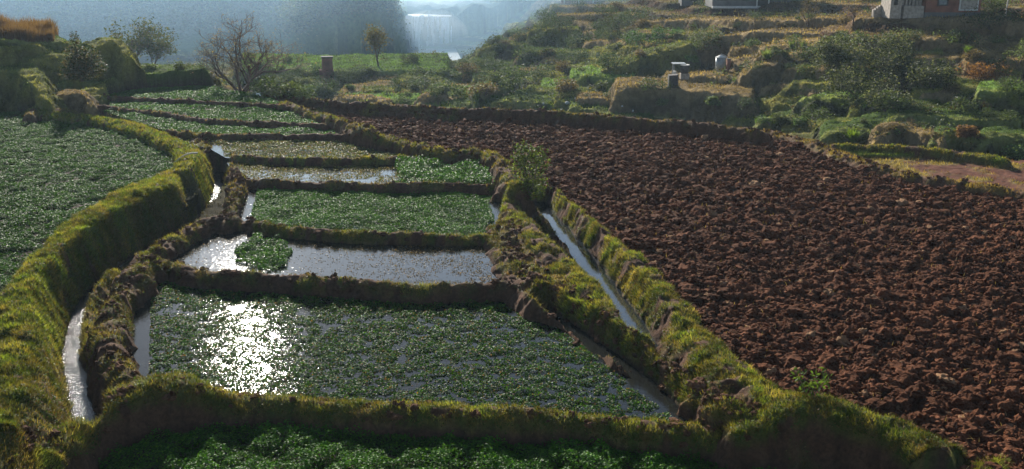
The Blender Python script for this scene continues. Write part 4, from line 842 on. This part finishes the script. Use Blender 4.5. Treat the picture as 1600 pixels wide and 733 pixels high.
# the forest on the far hills, one mass
def forest(sel, n, lab, cr=1.9, seedn=1):
    i, j = np.where(sel); k = rng.integers(0, len(i), n); i, j = i[k], j[k]; V = []; Fc = []; C = []; P = []; c = []
    for q in range(n):
        r = cr*rng.uniform(.6, 1.4); b = AV.reshape(nr, nc, 3)[i[q], j[q]]; m = 170; D = rng.normal(0, 1, (m, 3)); D /= np.linalg.norm(D, axis=1)[:, None]
        P.append(b+[0, 0, r*.8]+D*r*[1, 1, 1.15]*(1+.2*rng.normal(0, 1, (m, 1)))); cc = np.array([.075, .10, .04])*rng.uniform(.5, 1.7)*np.array([rng.uniform(.9, 1.5), 1, 1]); c.append(np.broadcast_to(cc, (m, 3)))
    P = np.concatenate(P); V, Fc, C = cards(P, .42*rng.uniform(.6, 1.3, len(P)), np.concatenate(c), .2); tag(mesh('forest', V, [Fc], C, M_bush), lab, 'forest', kind='stuff')
ph = 800+F*GX/GY
forest((REG == 2) & (GY < 215) & (ph > -120) & (ph < 628-(Z+6)*4.2) & (Z > -2.6+2.5*vn(GX*.05, GY*.05)), 2000, 'hazy trees and scrub covering the blue hill at the left')
forest((REG == 2) & (GY < 260) & (ph > 730) & (ph < 1640) & (Z > 0), 900, 'hazy scrub on the hill behind the waterfall and houses')
forest((REG == 2) & (GY < 200) & (ph > 540) & (ph < 630-(Z+6)*4.2) & (GY < 185), 260, 'green trees on the steep gorge side left of the waterfall', 1.6)
# dry tan grass at the top left
X = rng.uniform(-38, -25, 60000); Y = rng.uniform(55, 66, 60000); u, v = proj(np.stack([X, Y, ground(X, Y)], -1)); m = (u < 88+6*vn(X, Y)) & (u > -80) & (v < 66); X, Y = X[m], Y[m]; m = (ground(X, Y) > 2.8) & (Y > 58); X, Y = X[m], Y[m]
V, Fs, C = blades(np.c_[X, Y, ground(X, Y)], .85+.3*vn(X*.6, Y*.6), .04, np.array([.17, .10, .065]), .35, .35); tag(mesh('dry_grass', V, Fs, C, M_dry), 'tall tan dry grass at the top left corner', 'grass', kind='stuff')

# ------------------------------------------------------------------ houses
M_brick = brick_mat('red_brick', (.30, .10, .055), (.24, .08, .05), (.25, .18, .14), 5)
M_plaster = plain('old_white_plaster', (.36, .31, .26), .9, 5, .35, .5)
M_grey = plain('grey_plaster', (.13, .125, .12), .9, 2, .25, .3)
M_stone = plain('dark_stone', (.07, .06, .055), .9, 6, .4, .7)
M_tile = plain('clay_roof', (.24, .10, .06), .85, 12, .3, .5)
M_wood = plain('weathered_shutter', (.2, .22, .24), .8, 8, .3, .3)
M_white = plain('whitewash', (.62, .6, .56), .8, 6, .15, .2)
M_metal = plain('galvanised_metal', (.32, .34, .34), .45, 5, .25, .2, .4)
M_dark = plain('dark_opening', (.02, .018, .016), .9, 4, .2, 0)
M_pole = plain('bleached_wood', (.5, .46, .42), .7, 20, .2, .3)
hp = hit(1468, 27, 60); d = hp[1]; s = d/F
def bx(px, u0=0): return (px-1468)*s
h_ = empty('brick_house', hp+[0, 0, -.1], 'weathered red brick house with a grey base at the top right', 'house')
wl = MB().box((bx(1488), 2.6, 2.4), (s*84, 5, 4.8)).build('wall', M_brick, h_)
MB().box((bx(1488), 2.6, .18), (s*86, 5.12, .5)).build('plinth', M_grey, h_)
rf = MB(); rw = s*90/2; rf.add([[bx(1488)-rw, -.5, 4.8], [bx(1488)+rw, -.5, 4.8], [bx(1488)+rw, 5.6, 4.8], [bx(1488)-rw, 5.6, 4.8], [bx(1488)-rw+1.2, 2.5, 6.4], [bx(1488)+rw-1.2, 2.5, 6.4]], [[0, 1, 5, 4], [2, 3, 4, 5]]); rf.n -= 6; rf.f3.append(np.array([[1, 2, 5], [3, 0, 4]])); rf.n += 6; rf.build('roof', M_tile, h_)
def win(par, cx, cz, w_, hh, frame, pane, y0=.1):
    f_ = MB()
    for dx, dz, a, b_ in [(-w_/2, 0, .09, hh+.09), (w_/2, 0, .09, hh+.09), (0, hh/2, w_-.09, .09), (0, -hh/2, w_-.09, .09)]: f_.box((cx+dx, y0-.04, cz+dz), (a, .1, b_))
    f_ = f_.build('window', frame, par); MB().box((cx, y0-.01, cz), (w_-.09, .04, hh-.09)).build('shutter', pane, f_)
win(h_, bx(1511), 1.35, s*27, 1.5, M_white, M_plaster); win(h_, bx(1471), 1.5, s*14, 1.1, M_stone, M_wood)
# ruined plaster annex
pl = MB(); pl.box((bx(1400), 1.0, 1.7), (s*17, 2, 3.4), jit=.02).box((bx(1429), 1.15, .45), (s*32, 2, .9), jit=.02)
for q in range(6): pl.box((bx(1416+q*5.4), .9, 1.15+.0*q), (s*3.6, .3, .6+.5*((q*7) % 3)), jit=.02)
pl.build('plaster_annex', M_plaster, h_); MB().box((bx(1429), 1.9, 1.8), (s*34, .2, 2.6)).build('brick_panel', M_brick, h_)
MB().box((bx(1399), -.02, 1.35), (s*5, .06, .75)).build('doorway', M_dark, h_)
rw_ = empty('ruined_wall', hit(1376, 26, 60)+[0, 0, -.1], 'broken low whitewashed wall left of the brick house', 'wall'); mb = MB()
for q in range(8): mb.box(((q-3.5)*s*3.4, 0, .3+.04*((q*5) % 4)), (s*3.38, .35, .62+.16*((q*5) % 4)), jit=.02)
mb.build('wall_blocks', M_plaster, rw_)
fb_ = hit(1185, 11, 70); s2 = fb_[1]/F; g_ = empty('farm_building', fb_+[0, 0, -.1], 'long low grey farm building with a dark doorway at the top edge', 'building')
MB().box((-s2*36, 2.2, 1.3), (s2*68, 4, 2.6)).build('wall', M_grey, g_); MB().box((s2*34, 2.0, 1.3), (s2*70, 4, 2.6)).build('wall', M_grey, g_)
MB().box((s2*-1, -.12, .05), (s2*140, .3, .22)).build('whitewashed_kerb', M_white, g_)
MB().box((s2*6, -.03, .95), (s2*14, .1, 1.9)).build('door', M_dark, g_); MB().box((s2*15, -.12, 1.1), (s2*1.6, .12, 2.2)).build('door_post', M_white, g_); MB().box((-s2*3, -.12, 1.1), (s2*1.6, .12, 2.2)).build('door_post', M_white, g_)
MB().box((-s2*1, 2.1, 2.75), (s2*148, 4.8, .2)).build('roof', M_tile, g_)
hu = hit(1082, 8, 80); s3 = hu[1]/F; g_ = empty('stone_hut', hu+[0, 0, -.1], 'small square grey hut left of the long farm building', 'hut'); MB().box((0, 1.2, 1.1), (s3*33, 2.4, 2.2), jit=.02).build('wall', M_grey, g_); MB().box((0, 1.2, 2.28), (s3*37, 2.7, .14)).build('roof', M_tile, g_); MB().box((s3*4, -.02, .8), (s3*8, .08, 1.5)).build('door', M_dark, g_)
bw = hit(938, 5, 100); s4 = bw[1]/F; g_ = empty('boundary_wall', bw+[0, 0, -.1], 'pale pinkish wall with thin posts on the hazy upper terrace', 'wall'); MB().box((0, .2, .5), (s4*120, .25, 1.1)).build('wall', plain('pink_wall', (.45, .33, .28), .9), g_)
for q in range(6): MB().box((s4*(-55+q*22), 0, .7), (.18, .2, 1.5)).build('post', M_white, g_)
pp = at_d(1574, hp[1]); g_ = empty('thin_pole', pp, 'thin pale pole right of the brick house', 'pole'); MB().tube([[0, 0, 0], [.05, 0, 1.6], [.12, 0, 3.2]], .05, 6).build('shaft', M_pole, g_)
# brick pillar
bp = hit(513, 128, 75); s5 = bp[1]/F; g_ = empty('brick_pillar', bp+[0, 0, -.3], 'tall square brick pillar in front of the light green meadow', 'pillar', .2)
MB().box((0, 0, s5*17), (s5*16, s5*14, s5*40), jit=.02).build('shaft', M_brick, g_); MB().box((-s5*2, 0, s5*8), (s5*22, s5*18, s5*20), jit=.03).build('base', M_brick, g_); MB().box((0, 0, s5*37.6), (s5*18, s5*16, s5*2)).build('cap', M_stone, g_)
# water tank, drum, shelter and blocks
tk = hit(1125, 111, 60); s6 = tk[1]/F; g_ = empty('water_tank', tk+[0, 0, -.08], 'round metal water tank with a conical lid on the hillside', 'tank')
b_ = MB().cyl((0, 0, 0), s6*7.6, s6*22, 24).build('tank_body', M_metal, g_, True)
for zz in (.02, .35, .68, .97): MB().cyl((0, 0, s6*21.5*zz), s6*7.9, s6*.8, 24).build('hoop', M_metal, g_)
MB().cyl((0, 0, s6*22.1), s6*8.6, s6*3.4, 24, s6*2).build('lid', M_white, g_); MB().tube([[0, 0, s6*25.4], [0, 0, s6*27.5], [s6*6, 0, s6*25], [s6*10, 0, s6*21]], s6*.8, 6).build('pipe', M_metal, g_)
g_ = empty('brick_post', hit(1138, 109, 60)+[0, 0, -.05], 'short brick post right beside the metal water tank', 'post'); MB().box((0, 0, s6*8), (s6*6, s6*5, s6*16), jit=.02).build('post_body', M_brick, g_); MB().box((0, 0, s6*16.6), (s6*7, s6*6, s6*1.2)).build('cap', M_stone, g_)
dr = hit(1069, 124, 60); s7 = dr[1]/F; g_ = empty('drum', dr+[0, 0, -.02], 'dark drum with a pale flat lid standing on a pale block', 'drum'); MB().box((0, 0, s7*4), (s7*13, s7*11, s7*9), jit=.015).build('stand', M_plaster, g_); MB().cyl((0, 0, s7*8.6), s7*6.2, s7*12, 20).build('drum_body', M_stone, g_, True); MB().cyl((0, 0, s7*20.7), s7*7.4, s7*1.2, 20).build('lid', M_white, g_)
g_ = empty('shelter', dr+[-s7*8, .5, -.02], 'small open frame shelter with a flat roof behind the drum', 'shelter')
for q in (-1, 1):
    for w_ in (-.35, .35): MB().box((q*s7*8, w_, s7*11), (s7*1.2, s7*1.2, s7*22)).build('post', M_wood, g_)
MB().box((0, 0, s7*22.6), (s7*20, 1.0, s7*1.2)).build('roof', M_metal, g_)
g_ = tag(MB().cyl(tuple(dr+[-s7*16, -.2, 0]), s7*3, s7*12, 16).build('white_canister', M_white), 'small white canister left of the dark drum', 'canister')
g_ = tag(MB().box(tuple(hit(1050, 137, 60)+[0, 0, s7*8]), (s7*14, s7*12, s7*19), jit=.05).build('stone_pier', M_stone), 'dark square stone pier in front of the white canister', 'pier')
# white scraps and a sack
def lump(px, py, r, name, lab, cat, m, grp=None, fl=.75):
    v, f = ico(2); v = v*(1+.25*vn3(v[:, 0]*2+px, v[:, 1]*2, v[:, 2]*2, 3))[:, None]*[1, .8, fl]*r+hit(px, py, 45)+[0, 0, r*.5]; tag(mesh(name, v, [f], None, m, True), lab, cat, grp)
lump(886, 165, .17, 'white_sack', 'round white sack lying at the left end of the pale path', 'sack', M_white)
for px, py, lab in [(899, 156, 'white scrap against the dark terrace face above the sack'), (972, 172, 'white scrap in the middle of the long dark terrace face'), (989, 174, 'pinkish white scrap at the right end of the dark terrace face'), (849, 165, 'white scrap left of the round white sack')]: lump(px, py, .07, 'white_scrap', lab, 'scrap', M_white, 'white scraps on the terraces', 1.3)
# bleached stick over the grass bank
a = W(274, 258, .9); b = W(309, 244, 1.15); t = np.linspace(0, 1, 8)[:, None]; p = a*(1-t)+b*t; p[:, 2] += .12*np.sin(t[:, 0]*pi)+.12
tag(MB().tube(p, np.linspace(.02, .035, 8), 8).build('bent_stick', M_pole, None, True), 'pale bent stick lying across the left grass bank', 'stick')
# loose clods on the bunds
Pc = []; Cc = []
for key, n in [('ML', 260), ('MU', 200), ('R1', 220), ('R3', 200), ('BB', 160), ('D12', 120), ('MR', 160), ('DF', 240), ('DG', 120), ('D56', 60), ('D67', 80), ('D78', 80), ('DR', 200), ('D23', 60), ('D34', 60), ('D45', 40)]:
    P_ = BANKS[key]['P']; i = rng.integers(0, len(P_)-1, n); t = rng.random(n); q = P_[i]*(1-t[:, None])+P_[i+1]*t[:, None]; Pc.append(q[:, :2]+rng.normal(0, .22, (n, 2)))
Pc = np.concatenate(Pc); R = np.clip(rng.lognormal(-3.1, .45, len(Pc)), .02, .11); V, Fc, k = rocks(np.c_[Pc, ground(Pc[:, 0], Pc[:, 1])+R*.2], R, 2)
tag(mesh('earth_clods', V, [Fc], np.repeat(np.array([.12, .062, .036])*(1+rng.uniform(-.4, .4, (len(Pc), 1))), k, 0), M_plough), 'loose brown clods lying on the bunds', 'clods', kind='stuff')


# ------------------------------------------------------------------ haze
hb = MB().box((0, 190, 30), (900, 470, 100)); ho = hb.build('haze', None); tag(ho, 'pale blue morning haze filling the valley air', 'haze', kind='stuff')
hm = bpy.data.materials.new('haze_air'); hm.use_nodes = True; N = hm.node_tree.nodes; N.remove(N['Principled BSDF'])
pv = N.new('ShaderNodeVolumePrincipled'); pv.inputs['Color'].default_value = (.6, .8, 1, 1); pv.inputs['Density'].default_value = HAZE; pv.inputs['Anisotropy'].default_value = .35
hm.node_tree.links.new(pv.outputs[0], N['Material Output'].inputs['Volume']); ho.data.materials.append(hm)

mv, mf = ico(4); vm = mesh('valley_mist', mv*[120, 50, 26]+[-55, 168, 2], [mf]); tag(vm, 'thicker blue mist hanging over the river valley below the left hill', 'mist', kind='stuff')
hm = bpy.data.materials.new('mist_air'); hm.use_nodes = True; N = hm.node_tree.nodes; N.remove(N['Principled BSDF'])
pv = N.new('ShaderNodeVolumePrincipled'); pv.inputs['Color'].default_value = (.48, .74, 1, 1); pv.inputs['Density'].default_value = .0078; pv.inputs['Anisotropy'].default_value = .5
hm.node_tree.links.new(pv.outputs[0], N['Material Output'].inputs['Volume']); vm.data.materials.append(hm)


ms_ = bpy.data.materials.get('spray'); mc2 = WD(650, 6, 190); ms_ = ms_.copy(); ms_.node_tree.nodes['Principled Volume'].inputs['Density'].default_value = .014; tag(mesh('waterfall_mist', mv*[16, 9, 6]+mc2, [mf], None, ms_), 'bright mist drifting above the top of the waterfall', 'mist', kind='stuff')
